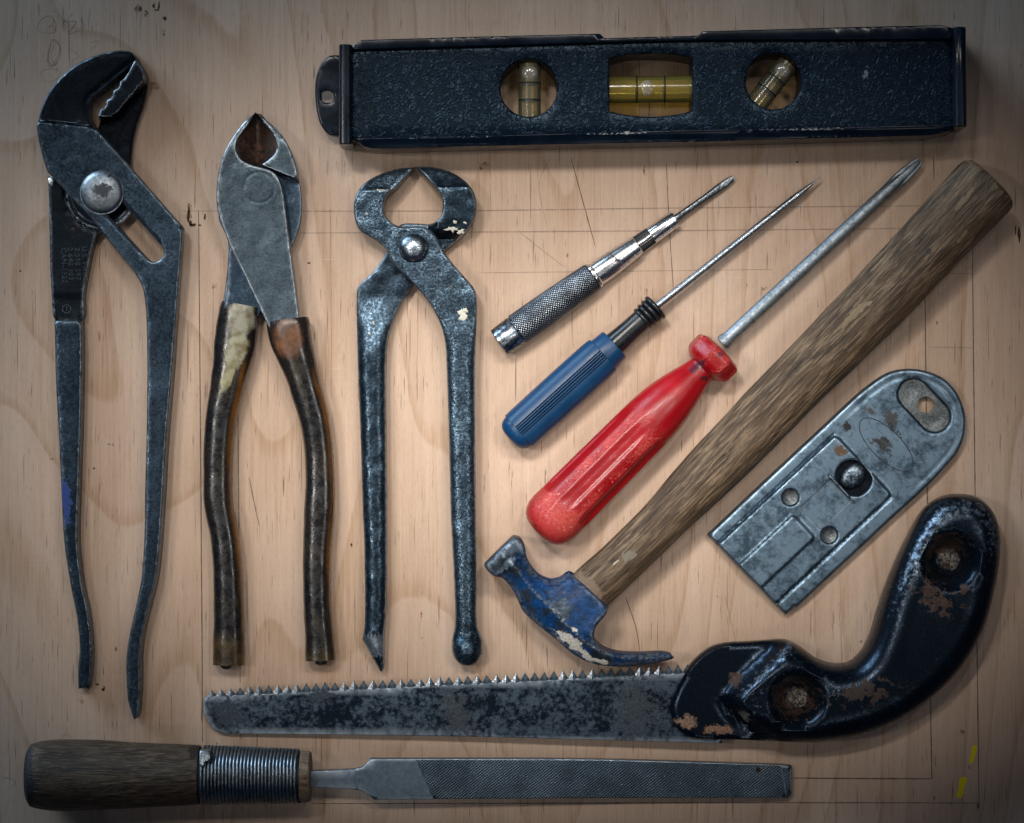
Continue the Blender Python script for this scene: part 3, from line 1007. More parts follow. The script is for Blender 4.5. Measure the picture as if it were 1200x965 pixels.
# ------------------------------------------------------------------ pincers
t = thing('pincers', 'forged steel carpenter pincers with round open jaws, ball ended right handle and pointed left handle', 'pincers', 484.6, 290, 30)
og = t.location
M3 = steel('forged_pincer_steel', (.012, .023, .036), (.088, .138, .188), 170, .36, .70, (.24, .36), rust=.14, bump=.28, speck=.9)
M3d = steel('dark_pincer_steel', (.009, .018, .029), (.072, .115, .158), 160, .42, .72, (.24, .36), rust=.22, bump=.25)
oA = spl([(486, 194.5, 1), (467.7, 196.7), (447, 202.4), (428.9, 212.7), (419.8, 223), (414.6, 237.4), (415, 253), (421, 269.7), (436.6, 279.5), (450.9, 291), (461.2, 310), (478, 326), (493.6, 343),
          (506.6, 361), (517, 383), (521.5, 403), (523.5, 440), (525.5, 500), (528, 600), (531.4, 668), (533.2, 720), (533, 735), (530, 748), (529.5, 765), (536, 777.5), (547.4, 782), (558, 778.5), (565, 767),
          (565, 752), (560, 740), (558.2, 725), (558, 690), (557.6, 600), (556.5, 500), (556.5, 420), (557, 341), (550, 331), (535, 314), (519.5, 294), (509, 274), (499, 267), (487, 265.5), (475.5, 266.4), (462.5, 263.3), (452, 253),
          (449.6, 242.5), (453.5, 228), (465, 219, 1)], True, 5)
lineL = 222.5


def zPA(x, y, d):
    z = 36 - rnd(d, 3.2) + .6 * vnoise(x, y, 14, 2) + .4 * vnoise(x, y, 6, 4)
    z = z - sstep(-1.2, 1.2, lineL - y) * (1.0 + (lineL - y) * .35)
    z = z - np.maximum(0, 9 - d) * .5 * sstep(360, 430, y)
    r = np.hypot(x - 547.4, y - 762)
    z = z + np.maximum(0, 9 - r * r / 38.) * sstep(728, 745, y) - sstep(728, 750, y) * 4 * (d < 40)
    z = z + .5 * np.exp(-((np.hypot(x - 484.6, y - 290) - 24) / 3)**2)
    return z


def zPAb(x, y, d):
    z = np.where(y < 380, 17.5, np.maximum(3, 17.5 - (y - 380) * .12)) + rnd(d, 7) * .8 * sstep(400, 480, y)
    jaw = sstep(268, 255, y)
    return z * (1 - jaw) + jaw * 1


plate('pointed_jaw_lever', t, M3, oA, zPA, zPAb, 36, [], 4.2, 3.2, extra=np.array([(x, lineL + o) for x in np.arange(423, 463, 4) for o in (-1.3, 0, 1.3)]))
oB = spl([(486.6, 194.5, 1), (506.6, 195.3), (527.3, 201), (545.4, 212.7), (555.8, 227), (558.4, 240), (554.5, 258), (545.4, 272.3), (522, 292), (500, 310), (479.4, 339.7), (465, 364), (454.8, 393), (452, 420), (452, 500), (452.7, 600),
          (452, 714), (449.7, 746, 1), (448, 787), (445.3, 789), (441, 782), (433, 767), (424, 750.5, 1), (426.3, 737), (426.5, 646), (424.7, 600), (421.5, 500), (418.5, 420), (417, 351), (418.5, 336), (436.6, 317.7), (452, 294),
          (456, 275), (470, 262), (490, 261), (506.6, 261.5), (515.6, 255.5), (518.8, 242.5), (517, 229.6), (509, 219, 1)], True, 5)


def zPB(x, y, d):
    jaw = sstep(282, 268, y) * sstep(500, 512, x + (y < 225) * 40)
    z = 17 + jaw * 18 - rnd(d, 3.0) + .5 * vnoise(x, y, 14, 12) + .35 * vnoise(x, y, 6, 14)
    z = z - jaw * sstep(-1.2, 1.2, 219.5 - y) * (1.0 + (219.5 - y) * .35)
    low = sstep(345, 420, y)
    z = z + low * 11 - np.maximum(0, 9 - d) * .5 * low
    # chisel end
    z = z - sstep(746, 789, y) * 3 + 2 * np.exp(-((y - 742) / 5)**2) - sstep(0, 12, 436 - x + (y - 750) * .5) * sstep(745, 755, y) * 2
    z = z - sstep(-1.5, 1.5, sdf(poly([(522, 262), (548, 262), (552, 280), (520, 292)], 200), x, y)) * 1.5
    return z


M3e = steel('lit_chisel_steel', (.10, .13, .16), (.34, .40, .46), 190, .36, .62, (.34, .46))  # brighter steel puts the light on the chisel facet into its colour
plate('ball_jaw_lever', t, M3d, oB, zPB, lambda x, y, d: .6 + rnd(d, 7) * .8 * sstep(400, 480, y), 30, [], 4.2, 3.0, mat2=M3e, pick=lambda x, y: ((y > 744) & (y < 770)).astype(np.int32),
      extra=np.array([(x, 219.5 + o) for x in np.arange(513, 554, 4) for o in (-1.3, 0, 1.3)]))
M3r = steel('rivet_steel', (.10, .125, .15), (.42, .49, .56), 220, .32, .58, (.2, .36), edge=False, metal=1)
dome('rivet', t, M3r, 484.4, 290.3, 17.6, 35.6, 12, 44, n=40, rings=9)
M3s = steel('pincer_stamp', (.006, .008, .011), (.02, .025, .03), edge=False)
M3h = steel('pincer_stamp_highlight', (.1, .12, .14), (.28, .31, .34), edge=False)  # for the offset bright copy that paints the letters' lit edges
for body, px, py, sz, an in (('/ . K G B D', 520, 326, 9.5, -52), ('U L . L I P', 506, 343, 9.5, -52)):
    text('stamped_mark', t, M3s, body, px, py, sz, an, 35.9, 36, .2)
    text('stamped_mark', t, M3h, body, px + .8, py + .8, sz, an, 35.75, 36, .2)
for i, (px, py, r, ry, z) in enumerate([(479, 317, 5, 3, 34), (488, 326, 3.5, 2, 34), (542, 369, 5, 5, 36), (545, 364, 3, 3, 36), (445, 223, 7, 1.5, 36), (523, 220.5, 4, 1.3, 34.2), (529, 268, 8, 3.6, 33.4), (540, 271.5, 4.5, 2.6, 33),
                                        (533, 260, 2.2, 2.2, 35), (545, 261, 2.4, 2.2, 34), (437, 378, 1.6, 2.4, 26), (432.5, 391, 1.4, 1.4, 26), (430, 251, 2, 1.5, 35.6)]):
    dome('paint_fleck', t, M_paint, px, py, r, z - .3, .8, 36, ry, .6 if i < 2 else .1, 14, 3, .55, i + 3)

# ------------------------------------------------------------------ spirit level
t = thing('spirit_level', 'black plastic torpedo spirit level with three vials lying along the top of the board', 'spirit level', 765, 103, 60)
og = t.location


def leather():
    n = NT('leather_grain_plastic')
    a = n.noise(430, detail=1, rough=.4, dist=.9)
    b = n.noise(1500, detail=2)
    rdg = n.math('SUBTRACT', 1.0, n.ramp(n.math('ABSOLUTE', n.math('SUBTRACT', a, .5)), .0, .075))
    h = n.math('ADD', rdg, n.math('MULTIPLY', b, .35))
    c = n.mix(n.ramp(h, .2, 1.2), (.002, .0055, .012), (.006, .016, .032))
    sp = n.math('MULTIPLY', n.ramp(n.noise(2200, detail=2), .72, .77), .4)
    c = n.mix(sp, c, (.16, .22, .28))
    c = n.mix(n.spot(og, 1015, 86, 3, 7, -15, 60, 1.3, 900), c, (.16, .17, .19))
    n.set(Base_Color=c, Roughness=.28, Specular_IOR_Level=.28, Specular_Tint=(.55, .78, 1, 1), Normal=n.bump(h, .6, .00026))
    return n.m


M4 = leather()
M4s = plastic('smooth_black_plastic', (.003, .008, .017), .20, dust=.06, var=.3)
h1, h3 = circle(619.8, 103, 33.5, 44), circle(907, 95, 33, 44)
h2 = spl([(714.5, 69.5, 1), (735, 64.6), (763, 62.8), (790, 64), (811.5, 68, 1), (811.5, 129.5, 1), (790, 134.5), (763, 136.8), (735, 134.6), (714.5, 130, 1)], True, 5)
panel = poly([(409, 57.5), (700, 50), (1118, 42), (1120, 150), (700, 157), (410, 164)], 9)


def zpan(x, y, d):
    return 58 - rnd(d, 2.5)


plate('grained_body', t, M4, panel, zpan, 1, 60, [h1, h2, h3], 14, 2.0)
rail_t = poly([(412, 55), (424, 47.2), (560, 43.2), (703, 39.8), (708.5, 45), (818, 42), (823.5, 37), (1000, 32), (1103, 29.8), (1117, 33.5), (1117.5, 46.5), (800, 47.5), (412, 59)], 7)
rail_b = poly([(413, 162.2), (600, 158), (800, 152.5), (1117.5, 146), (1118.5, 153), (1092, 158.5), (800, 166.5), (560, 171), (437, 174), (427, 172)], 7)
plate('top_rail', t, M4s, rail_t, lambda x, y, d: 64 - rnd(d, 1.5), .5, 62, [], 12, 1.5)
plate('bottom_rail', t, M4s, rail_b, lambda x, y, d: 64 - rnd(d, 1.5) - sstep(-2, 5, y - (172.5 - (x - 437) * .0205) + 7) * 5, .5, 62, [], 5, 1.5)
sweep('end_bar', t, M4s, [(405, 53, 7.5, 36, 33), (405, 53.6, 8.3, 36, 33.5), (404.8, 90, 8.3, 36, 33.5), (405, 168.8, 8.3, 36, 33.5), (405, 170, 7, 36, 32)], 62, 5, 32, None)
sweep('end_bar', t, M4s, [(1124, 32.5, 7.6, 35, 33), (1124, 33.5, 8.6, 35, 33.5), (1124.5, 90, 8.6, 35, 33.5), (1125, 148, 8.6, 35, 33.5), (1125, 149.5, 7, 35, 32)], 62, 5, 32, None)
tab = spl([(400, 64.5, 1), (386, 65), (376.5, 73), (370, 92), (369, 112), (371, 130), (376, 147), (386, 158), (400, 159.5, 1)], True, 5)
dh = spl([(376.5, 107.5, 1), (380, 106), (385, 105.5), (390, 109), (391, 114), (388, 119), (382, 120.5), (376.5, 118.5, 1)], True, 3)
plate('hang_tab', t, M4s, tab, lambda x, y, d: 22 - rnd(d, 2.5), 10, 24, [dh], 6, 2.5)


def vial_mat(name, col, clear, gloss):
    n = NT(name)
    nd = n.t.nodes
    tb = nd.new('ShaderNodeBsdfTransparent'); tb.inputs[0].default_value = (*col, 1)
    df = nd.new('ShaderNodeBsdfDiffuse'); df.inputs[0].default_value = (*col, 1)
    tl = nd.new('ShaderNodeBsdfTranslucent'); tl.inputs[0].default_value = (*col, 1)
    gl = nd.new('ShaderNodeBsdfGlossy'); gl.inputs['Roughness'].default_value = .16
    m0, m1, m2 = (nd.new('ShaderNodeMixShader') for _ in range(3))
    fr = nd.new('ShaderNodeFresnel'); fr.inputs[0].default_value = 1.45
    m0.inputs[0].default_value = .5
    m1.inputs[0].default_value = clear
    n.lk(df.outputs[0], m0.inputs[1]); n.lk(tl.outputs[0], m0.inputs[2])
    n.lk(m0.outputs[0], m1.inputs[1]); n.lk(tb.outputs[0], m1.inputs[2])
    n.lk(n.math('ADD', fr.outputs[0], gloss), m2.inputs[0])
    n.lk(m1.outputs[0], m2.inputs[1]); n.lk(gl.outputs[0], m2.inputs[2])
    n.lk(m2.outputs[0], n.out.inputs[0])
    return n.m


M_v1 = vial_mat('pale_vial_fluid', (.97, .92, .64), .84, .06)
M_v2 = vial_mat('yellow_vial_fluid', (.98, .86, .26), .74, .06)
M_bub = vial_mat('vial_bubble', (.99, .98, .93), .62, .06)


def vial(mat, c, ang, r, L, lines, bub, label):
    a = R(ang)
    d = np.array((math.cos(a), math.sin(a)))
    c = np.array(c, float)
    p0, p1 = c - d * L / 2, c + d * L / 2
    v = sweep('vial', t, mat, axis_st(p0, p1, [(0, r * .8), (1, r), (L - 1, r), (L, r * .8)], 36), 45, 2, 32, None)
    v['label'] = label
    for s in lines:
        q0, q1 = c + d * (s - .8), c + d * (s + .8)
        sweep('vial_line', v, M_dark, axis_st(q0, q1, [(0, r + .25), (1.6, r + .25)], 36), 45, 2, 32, None)
    b = c + d * bub
    dome('bubble', v, M_bub, b[0], b[1], 9.3, 36 + r - 2.6, 3.4, 45, n=24, rings=6)


vial(M_v1, (620.7, 108), 90, 13.2, 70, (-11, 9), -22, 'upright vial in the left round hole')
vial(M_v2, (763, 104), -.6, 15.8, 100, (-16.7, 16), -5, 'yellow level vial in the middle window')
vial(M_v1, (905, 98), 128, 13.2, 64, (-8, 9), -19, 'slanted vial in the right round hole')

# ------------------------------------------------------------------ small chrome screwdriver
t = thing('screwdriver', 'small all metal screwdriver with knurled grip, the shortest and uppermost of the screwdrivers', 'screwdriver', 700, 323, 20)
og = t.location
M5 = steel('worn_chrome', (.50, .52, .54), (.78, .80, .83), 100, .3, .6, (.18, .30), edge=False, metal=1, bump=.06,
           spots=[(lambda n: n.spot(og, 722, 303, 9, 2, -35, 38, 1.6, 1600), (.03, .03, .035)), (lambda n: n.spot(og, 590, 398, 9, 4, 50, 38, 1.2), (.10, .11, .12))])
M5k = steel('knurled_steel', (.10, .11, .125), (.36, .40, .44), 300, .35, .65, (.24, .38), edge=False, metal=1, bump=.15)
_kn = NT('knurled_steel_grip')
_r = _kn.attr('ridge').outputs['Fac']
_kn.set(Base_Color=_kn.mix(_kn.ramp(_r, .12, .62), (.010, .012, .015), _kn.mix(_kn.ramp(_kn.noise(120), .35, .65), (.14, .16, .19), (.36, .40, .45))),
        Metallic=.95, Roughness=.32)
M5k = _kn.m
p0, p1 = np.array((584.5, 402.)), np.array((863.3, 205.2))
dv = (p1 - p0) / np.hypot(*(p1 - p0))


def cz(tt):
    return 21.5 - tt * .045


def turned(name, mat, prof, n=2.0, seg=40, rf=None, sharp=35, parent=None):
    a = p0 + dv * prof[0][0]
    L = prof[-1][0] - prof[0][0]
    st = [(p0[0] + dv[0] * q[0], p0[1] + dv[1] * q[0], q[1], cz(q[0]) + (q[3] if len(q) > 3 else 0), q[2] if len(q) > 2 else q[1]) for q in prof]
    return sweep(name, parent or t, mat, st, 24, n, seg, None, rf, sharp)


M5c = steel('tarnished_butt', (.05, .065, .085), (.36, .41, .46), 130, .40, .60, (.24, .36), edge=False, metal=1, bump=.1)
turned('butt_cap', M5c, [(.5, 15), (0, 16.2), (.8, 17.4), (24, 18.6), (25, 18.2), (26.2, 17.2), (28, 17.2)])


def knurl(L, th):
    u = th * 30 / (2 * np.pi)
    w = L / 3.55
    k = np.maximum(0, 1 - 2.2 * np.abs(((u + w) % 1) - .5)) * np.maximum(0, 1 - 2.2 * np.abs(((u - w) % 1) - .5))
    return 1 + .05 * np.sqrt(k), np.sqrt(k)


turned('knurled_grip', M5k, [(26.5, 17.5)] + [(27 + i * .59, 18.6 + .6 * math.sin(i / 182 * 3.14) - 1.9 * (i / 182)) for i in range(183)] + [(136, 16)], seg=240, rf=knurl, sharp=60)
turned('collar', M5, [(135.5, 15.8), (137, 16.2), (139, 16.0), (140.5, 14.6)])
turned('barrel', M5, [(140, 14.4), (150, 14.6), (165, 14.3), (185, 13.0), (199, 11.8), (200, 10.8)])
turned('slot_bed', M_dark, [(199, 11, 6, -5), (220, 10.4, 6, -5)], 3)
turned('slot_cheek', M5, [(199, 11.4, 4, -6), (220, 10.9, 4, -6)], 4)
turned('bit_rod', M5, [(198, 3.6, 3.6, 1.5), (221, 3.6, 3.6, 1.5)])
turned('sleeve', M5, [(219, 9.4), (219.3, 10.6), (221, 10.9), (252, 10.2), (254.5, 9.6), (255, 8), (255.1, 5)])
M5b = steel('dark_blade_steel', (.05, .06, .07), (.22, .25, .28), 180, .35, .65, (.26, .4), metal=1)
turned('blade', M5b, [(252, 4), (270, 3.9), (292, 3.7), (304, 4.0, 3.2), (316, 4.6, 2.2), (328, 4.3, 1.5), (336, 3.4, 1.1), (338.8, 2.4, .9)], 2.4, 20)

# ------------------------------------------------------------------ blue screwdriver
t = thing('screwdriver', 'blue plastic handled screwdriver with black ribbed neck and thin pointed steel shaft', 'screwdriver', 660, 455, 25)
og = t.location


def bluemat():
    n = NT('blue_handle_plastic')
    a = n.noise(70, detail=5)
    c = n.mix(n.ramp(a, .35, .65), (.002, .036, .100), (.003, .046, .128))
    c = n.mix(n.math('MULTIPLY', n.ramp(n.noise(2600, detail=2), .70, .75), .35), c, (.3, .38, .45))
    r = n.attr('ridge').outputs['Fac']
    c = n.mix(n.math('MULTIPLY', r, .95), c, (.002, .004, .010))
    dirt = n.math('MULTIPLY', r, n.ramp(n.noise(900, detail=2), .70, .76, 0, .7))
    c = n.mix(dirt, c, (.35, .3, .2))
    n.set(Base_Color=c, Specular_IOR_Level=.35, Roughness=n.ramp(a, .3, .7, .34, .44), Normal=n.bump(n.noise(1800, detail=2), .12, .0001))
    return n.m


M6 = bluemat()
M6k = plastic('black_neck_plastic', (.007, .009, .012), .30, dust=.2)
M6c = steel('shaft_steel', (.13, .15, .17), (.40, .44, .48), 160, .3, .62, (.2, .36), edge=False, metal=1, stretch=(1, 1, 1))
q0, q1 = np.array((597.5, 515.)), np.array((771.5, 357.6))
du = (q1 - q0) / np.hypot(*(q1 - q0))


def bst(prof, z0=26.0, sl=-.02):
    return [(q0[0] + du[0] * q[0], q0[1] + du[1] * q[0], q[1], z0 + sl * q[0] + (q[3] if len(q) > 3 else 0), q[2] if len(q) > 2 else q[1]) for q in prof]


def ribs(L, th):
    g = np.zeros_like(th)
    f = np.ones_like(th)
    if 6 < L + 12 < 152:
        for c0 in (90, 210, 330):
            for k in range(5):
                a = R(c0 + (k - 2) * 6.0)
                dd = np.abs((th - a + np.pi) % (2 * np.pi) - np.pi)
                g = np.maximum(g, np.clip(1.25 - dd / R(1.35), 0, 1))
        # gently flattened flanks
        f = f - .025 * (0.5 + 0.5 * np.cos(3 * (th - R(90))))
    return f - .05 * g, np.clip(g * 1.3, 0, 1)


sweep('butt_cap', t, M6, bst([(0, 8), (.6, 12), (2, 16), (5, 19.6), (9, 21.8), (13, 22.6), (15, 22.6)]), 30, 2.2, 48, None)
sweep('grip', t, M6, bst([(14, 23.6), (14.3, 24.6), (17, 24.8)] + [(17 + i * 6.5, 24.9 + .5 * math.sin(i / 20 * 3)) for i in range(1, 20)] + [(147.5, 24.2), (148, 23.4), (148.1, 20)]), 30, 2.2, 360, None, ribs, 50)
sweep('grip_neck', t, M6, bst([(147, 21.6), (150, 21.4), (164, 20.5), (165.5, 20), (166, 19), (166.1, 12)]), 30, 2.1, 48, None)
sweep('black_neck', t, M6k, bst([(160, 14.8), (172, 14.3), (190, 13.2), (208, 13), (212, 13), (213, 12)]), 30, 2, 40, None)
for k in range(4):
    c0 = 211 + k * 6.4
    rr = 15.2 + k * .65
    sweep('bellows_ring', t, M6k, bst([(c0 - 3.2, 11.5)] + [(c0 + 2.9 * math.sin(u), rr - 2.9 + 2.9 * math.cos(u)) for u in np.linspace(-1.5, 1.5, 9)] + [(c0 + 3.2, 11.5)]), 28, 2, 40, None, None, 60)
s0, s1 = np.array((767., 361.2)), np.array((962.5, 207.2))
Ls = np.hypot(*(s1 - s0))
sweep('shaft', t, M6c, axis_st(s0, s1, [(0, 4.3), (150, 4.2), (195, 4.1), (212, 3.9), (224, 3.2), (235, 1.9), (241, 1.1), (Ls, .8)], 22, 12), 20, 2, 24, None)
sp0, sp1 = s0 + (s1 - s0) * (213 / Ls), s0 + (s1 - s0) * (237 / Ls)
sweep('ground_tip_facet', t, M_bright, axis_st(sp0, sp1, [(0, 1.0, .8), (5, 2.5, 1.0), (14, 2.0, 1.0), (24, .7, .5)], 16.1, 13.4), 20, 2.2, 16, None)

# ------------------------------------------------------------------ red screwdriver
t = thing('screwdriver', 'large scuffed red handled cross tip screwdriver with thick steel shaft', 'screwdriver', 730, 520, 25)
og = t.location


def redmat():
    n = NT('scuffed_red_plastic')
    a = n.noise(60, detail=5, rough=.6)
    f = n.noise(1300, detail=4, rough=.75)
    g = n.attr('ridge').outputs['Fac']
    c = n.mix(n.ramp(a, .35, .65), (.27, .002, .006), (.37, .004, .010))
    w = n.math('MULTIPLY', n.ramp(g, .45, .95), n.ramp(n.math('ADD', f, n.math('MULTIPLY', n.math('SUBTRACT', a, .5), .9)), .42, .62))
    c = n.mix(n.math('MULTIPLY', w, .62), c, (.58, .09, .07))
    chip = n.math('MULTIPLY', n.ramp(n.noise(900, detail=3, rough=.7), .58, .68), n.ramp(g, .6, 1.0))
    c = n.mix(n.math('MULTIPLY', chip, .75), c, (.78, .32, .22))
    dk = n.ramp(n.noise(420, detail=5, rough=.7), .63, .75)
    c = n.mix(n.math('MULTIPLY', dk, .55), c, (.14, .006, .008))
    for m, cc in ((n.spot(og, 818, 430, 9, 5, 40, 44, 1.0, 500), (.055, .012, .03)), (n.spot(og, 843, 416, 4, 3, 0, 50, 1.0, 500), (.08, .01, .02)),
                  (n.spot(og, 826, 444, 5, 4, 40, 44, 1.0, 500), (.02, .01, .01))):
        c = n.mix(n.math('MULTIPLY', m, .85), c, cc)
    n.set(Base_Color=c, Specular_IOR_Level=.4, Roughness=n.ramp(w, 0, 1, .28, .62), Coat_Weight=.08, Coat_Roughness=.12,
          Normal=n.bump(n.math('ADD', n.math('MULTIPLY', w, .6), f), .35, .00025))
    return n.m


M7 = redmat()
q0, du = np.array((631., 624.5)), np.array((.7071, -.7071))


def flute(L, th):
    fade = float(sstep(36, 56, L) * sstep(195, 150, L))
    ph = 6 * (th - R(88))
    v = .5 + .5 * np.cos(ph)
    k = np.clip(v * 1.7 - .55, 0, 1)
    k = k * k * (3 - 2 * k)
    f = 1 - .085 * fade * k
    rid = (1 - fade * np.clip(v * 1.5, 0, 1)) * float(sstep(225, 165, L)) * (.72 + .28 * float(sstep(10, 40, L))) * (.5 + .5 * np.clip(np.sin(th) * 1.4, 0, 1))
    return f + .006 * vnoise(L + th * 0, th * 20, 6, 4), np.clip(rid, 0, 1)


prof = [(-1, 8), (.5, 17), (2.5, 22), (6, 27), (11, 30.8), (18, 33.4), (27, 34.6), (40, 34.3)]
prof += [(L, float(np.interp(L, [40, 90, 137, 188, 205, 220, 234, 248, 260, 268], [34.3, 33.8, 33.2, 32.6, 31.2, 29.2, 26.4, 22.8, 19.4, 18.0]))) for L in range(46, 268, 5)]
prof += [(268, 17.8), (272, 17.4), (276, 17.4)]
sweep('red_handle', t, M7, bst(prof, 33, -.022), 38, 2, 144, None, flute, 60)


def octo(L, th):
    q = (th + R(14)) % (math.pi / 4) - math.pi / 8
    f = .965 * math.cos(math.pi / 8) / np.cos(q) + .035 + .010 * vnoise(L + th * 0, th * 8, 3, 6)
    k = np.clip(np.abs(q) / (math.pi / 8), 0, 1)
    return f, np.clip(.45 + k * .55, 0, 1) + L * 0


sweep('handle_collar', t, M7, bst([(272, 17), (273, 22), (276, 27), (280, 31), (283, 32.2), (290, 32.6), (297, 32.4), (300, 31), (303, 25), (303.5, 21), (303.7, 8)], 34, -.022), 36, 2, 96, None, octo, 30)
M7s = steel('grey_shaft_steel', (.17, .205, .23), (.34, .39, .43), 150, .3, .62, (.48, .60), edge=False, metal=1, bump=.15)
s0, s1 = np.array((846., 403.)), np.array((1079.5, 187.6))
Ls = float(np.hypot(*(s1 - s0)))
sweep('ferrule', t, M7s, axis_st(s0, s1, [(2, 9.5), (6, 9.2), (9, 8.6), (9.2, 7)], 27, 18), 30, 2, 28, None)


def cross(L, th):
    k = float(sstep(268, 296, L))
    q = np.maximum(0, np.cos(4 * (th - R(45)) + np.pi * 0))
    g = np.clip(q * 1.6 - .4, 0, 1)
    return 1 - .42 * k * g, k * g


sweep('shaft', t, M7s, axis_st(s0, s1, [(0, 8)] + [(i * 9, 7.9 - .0012 * i) for i in range(1, 29)] + [(262, 7.7), (268, 7.9), (275, 8.3), (282, 8.7), (290, 8.5), (297, 8.2), (303, 7.6), (307, 7.0), (Ls - 3, 5.6), (Ls, 4.2)], 27, 12),
      24, 2, 64, None, cross, 50)

# ------------------------------------------------------------------ claw hammer
t = thing('claw_hammer', 'old claw hammer with chipped blue head and thick dark weathered wooden handle', 'hammer', 690, 700, 40)
og = t.location


def hammermat():
    n = NT('chipped_blue_paint_steel')
    a = n.noise(170, detail=7, rough=.68)
    b = n.noise(70, detail=5, rough=.6)
    f = n.noise(1500, detail=3, rough=.7)
    blue = n.mix(n.ramp(n.noise(350, detail=5, rough=.7), .35, .65), (.003, .022, .072), (.004, .060, .20))
    st = n.mix(n.ramp(a, .36, .66), (.012, .018, .026), (.065, .085, .11))
    w = n.ramp(n.math('ADD', n.math('MULTIPLY', a, .6), n.math('MULTIPLY', b, .5)), .55, .63)
    e = n.attr('ridge').outputs['Fac']
    e = n.math('MULTIPLY', e, n.ramp(n.noise(700, detail=4), .36, .56))
    w = n.math('MAXIMUM', w, n.math('MULTIPLY', e, .9))
    st = n.mix(e, st, (.30, .36, .42))
    face = n.spot(og, 590, 650, 16, 34, -45, 70, .35, 300)
    claw = n.spot(og, 768, 773, 30, 9, 4, 60, .5, 300)
    w = n.math('MAXIMUM', w, n.math('MAXIMUM', n.math('MULTIPLY', face, .92), n.math('MULTIPLY', claw, .55)))
    low = n.spot(og, 612, 716, 60, 9, -49, 60, .9, 300)
    w = n.math('MAXIMUM', w, n.math('MULTIPLY', low, .6))
    c = n.mix(w, blue, st)
    for m in (n.spot(og, 668, 751, 18, 7, -38, 70, .85, 420), n.spot(og, 686, 768, 11, 4, -48, 66, .7, 500), n.spot(og, 708, 777, 5, 4, 0, 60, .5, 500),
              n.spot(og, 698, 774, 8, 2, -10, 60, .6, 500), n.spot(og, 674, 739, 5, 2.5, -40, 76, 1.0, 600)):
        pc = n.mix(n.ramp(f, .42, .68), (.74, .74, .70), (.50, .38, .24))
        c = n.mix(m, c, pc)
        w = n.math('MULTIPLY', w, n.ramp(m, 0, 1, 1, 0))
    n.set(Specular_IOR_Level=.3, Base_Color=c, Metallic=n.math('MULTIPLY', w, .8), Roughness=n.ramp(f, .3, .7, .36, .6), Normal=n.bump(n.math('ADD', n.math('MULTIPLY', a, .6), n.noise(850, detail=3, rough=.6)), .55, .00035))
    return n.m


M8 = hammermat()
oH = spl([(567.3, 662.8, 1), (585, 645), (601, 629.5, 1), (608.5, 631), (614.5, 640), (616.3, 650, 1), (618, 656), (623, 665), (632.3, 674.8), (645.3, 680), (656.2, 678), (667, 670.6), (673.5, 673.7, 1), (713.6, 712.7, 1), (710, 721),
          (697.8, 736.5), (697, 749.5), (706, 759.5), (721, 765.5), (745, 767.3), (779.7, 765.8), (787.3, 768, 1), (791.6, 773.3, 1), (786, 775.8), (758, 781), (734, 783.3), (712.5, 782.4), (693, 778.8), (673.5, 769), (651.8, 750.6),
          (632.3, 735.4), (612.8, 718), (607.4, 706), (601, 693), (590, 680), (578, 675, 1), (571, 669)], True, 4)
ridge = spl([(583, 645), (595, 655), (623.7, 691), (645, 712.7), (671, 738.7), (690, 755), (706, 765.5), (730, 772), (760, 773), (788, 771)], False, 8)
cheek = spl([(636, 688), (652, 684), (668, 675), (715, 714), (700, 735), (695, 748), (676, 738), (648, 710)], True, 8)


def zH(x, y, d):
    dist, s = seg_dist(x, y, ridge, False)
    zr = np.interp(s, [0, .03, .10, .17, .30, .42, .55, .66, .8, 1.0], [73, 74, 73, 66, 73, 79, 76, 70, 62, 52])
    # side of the ridge
    i = np.clip((s * (len(ridge) - 1)).astype(int), 0, len(ridge) - 2)
    tx, ty = (ridge[i + 1] - ridge[i]).T
    left = (tx * (y - ridge[i, 1]) - ty * (x - ridge[i, 0])) > 0
    ck = sstep(-3, 5, sdf(cheek, x, y))
    slope = np.where(left, .85, .75 - .62 * ck)
    slope = np.where(s < .1, .25, slope)
    z = zr - dist * slope
    z = z + ck * np.maximum(0, 76.5 - .12 * dist - z) * .9
    col = sstep(3, 0, np.minimum(seg_dist(x, y, np.array([(578, 675), (597, 654), (616.3, 650)]), False)[0], 50))
    z = z - col * 2.0
    return z - rnd(d, 4.5) + .5 * vnoise(x, y, 9, 3) + .3 * vnoise(x, y, 4, 5)


ex = np.concatenate([ridge[::1]] + [ridge + np.array((a, b)) for a, b in ((1.5, -1.5), (-1.5, 1.5))])
plate('hammer_head', t, M8, oH, zH, lambda x, y, d: 78 - zH(x, y, d), 66, [], 4, 4.0, extra=ex, sharp=25,
      wear=lambda x, y, d: np.maximum(.75 * np.exp(-((d - 3) / 2.2)**2), np.exp(-(seg_dist(x, y, ridge, False)[0] / 1.3)**2)))
spotsW = [(lambda n: n.spot(og, 1003, 366, 24, 4, 47, 66, .7, 500), (.25, .18, .105)), (lambda n: n.spot(og, 1018, 356, 4, 3, 47, 66, .7, 700), (.27, .2, .12)),
          (lambda n: n.spot(og, 1128, 235, 20, 3, 50, 66, .8, 600), (.21, .15, .08)), (lambda n: n.spot(og, 1127, 277, 9, 2, 52, 66, .8, 600), (.26, .2, .12)),
          (lambda n: n.spot(og, 737, 652, 8, 6, 20, 66, .6, 500), (.20, .17, .13)), (lambda n: n.spot(og, 1087, 295, 3.6, 3.6, 0, 66, .15, 500), (.05, .04, .03)),
          (lambda n: n.spot(og, 690, 690, 26, 10, -45, 60, .7, 300), (.20, .135, .09)), (lambda n: n.spot(og, 722, 659, 5, 1.2, 40, 66, .4, 500), (.5, .42, .3))]
M8w = old_wood('weathered_ash', (.042, .025, .014), (.130, .080, .044), (.29, .20, .12), 1150, 95, 1.0, .55, spotsW, 1.5)


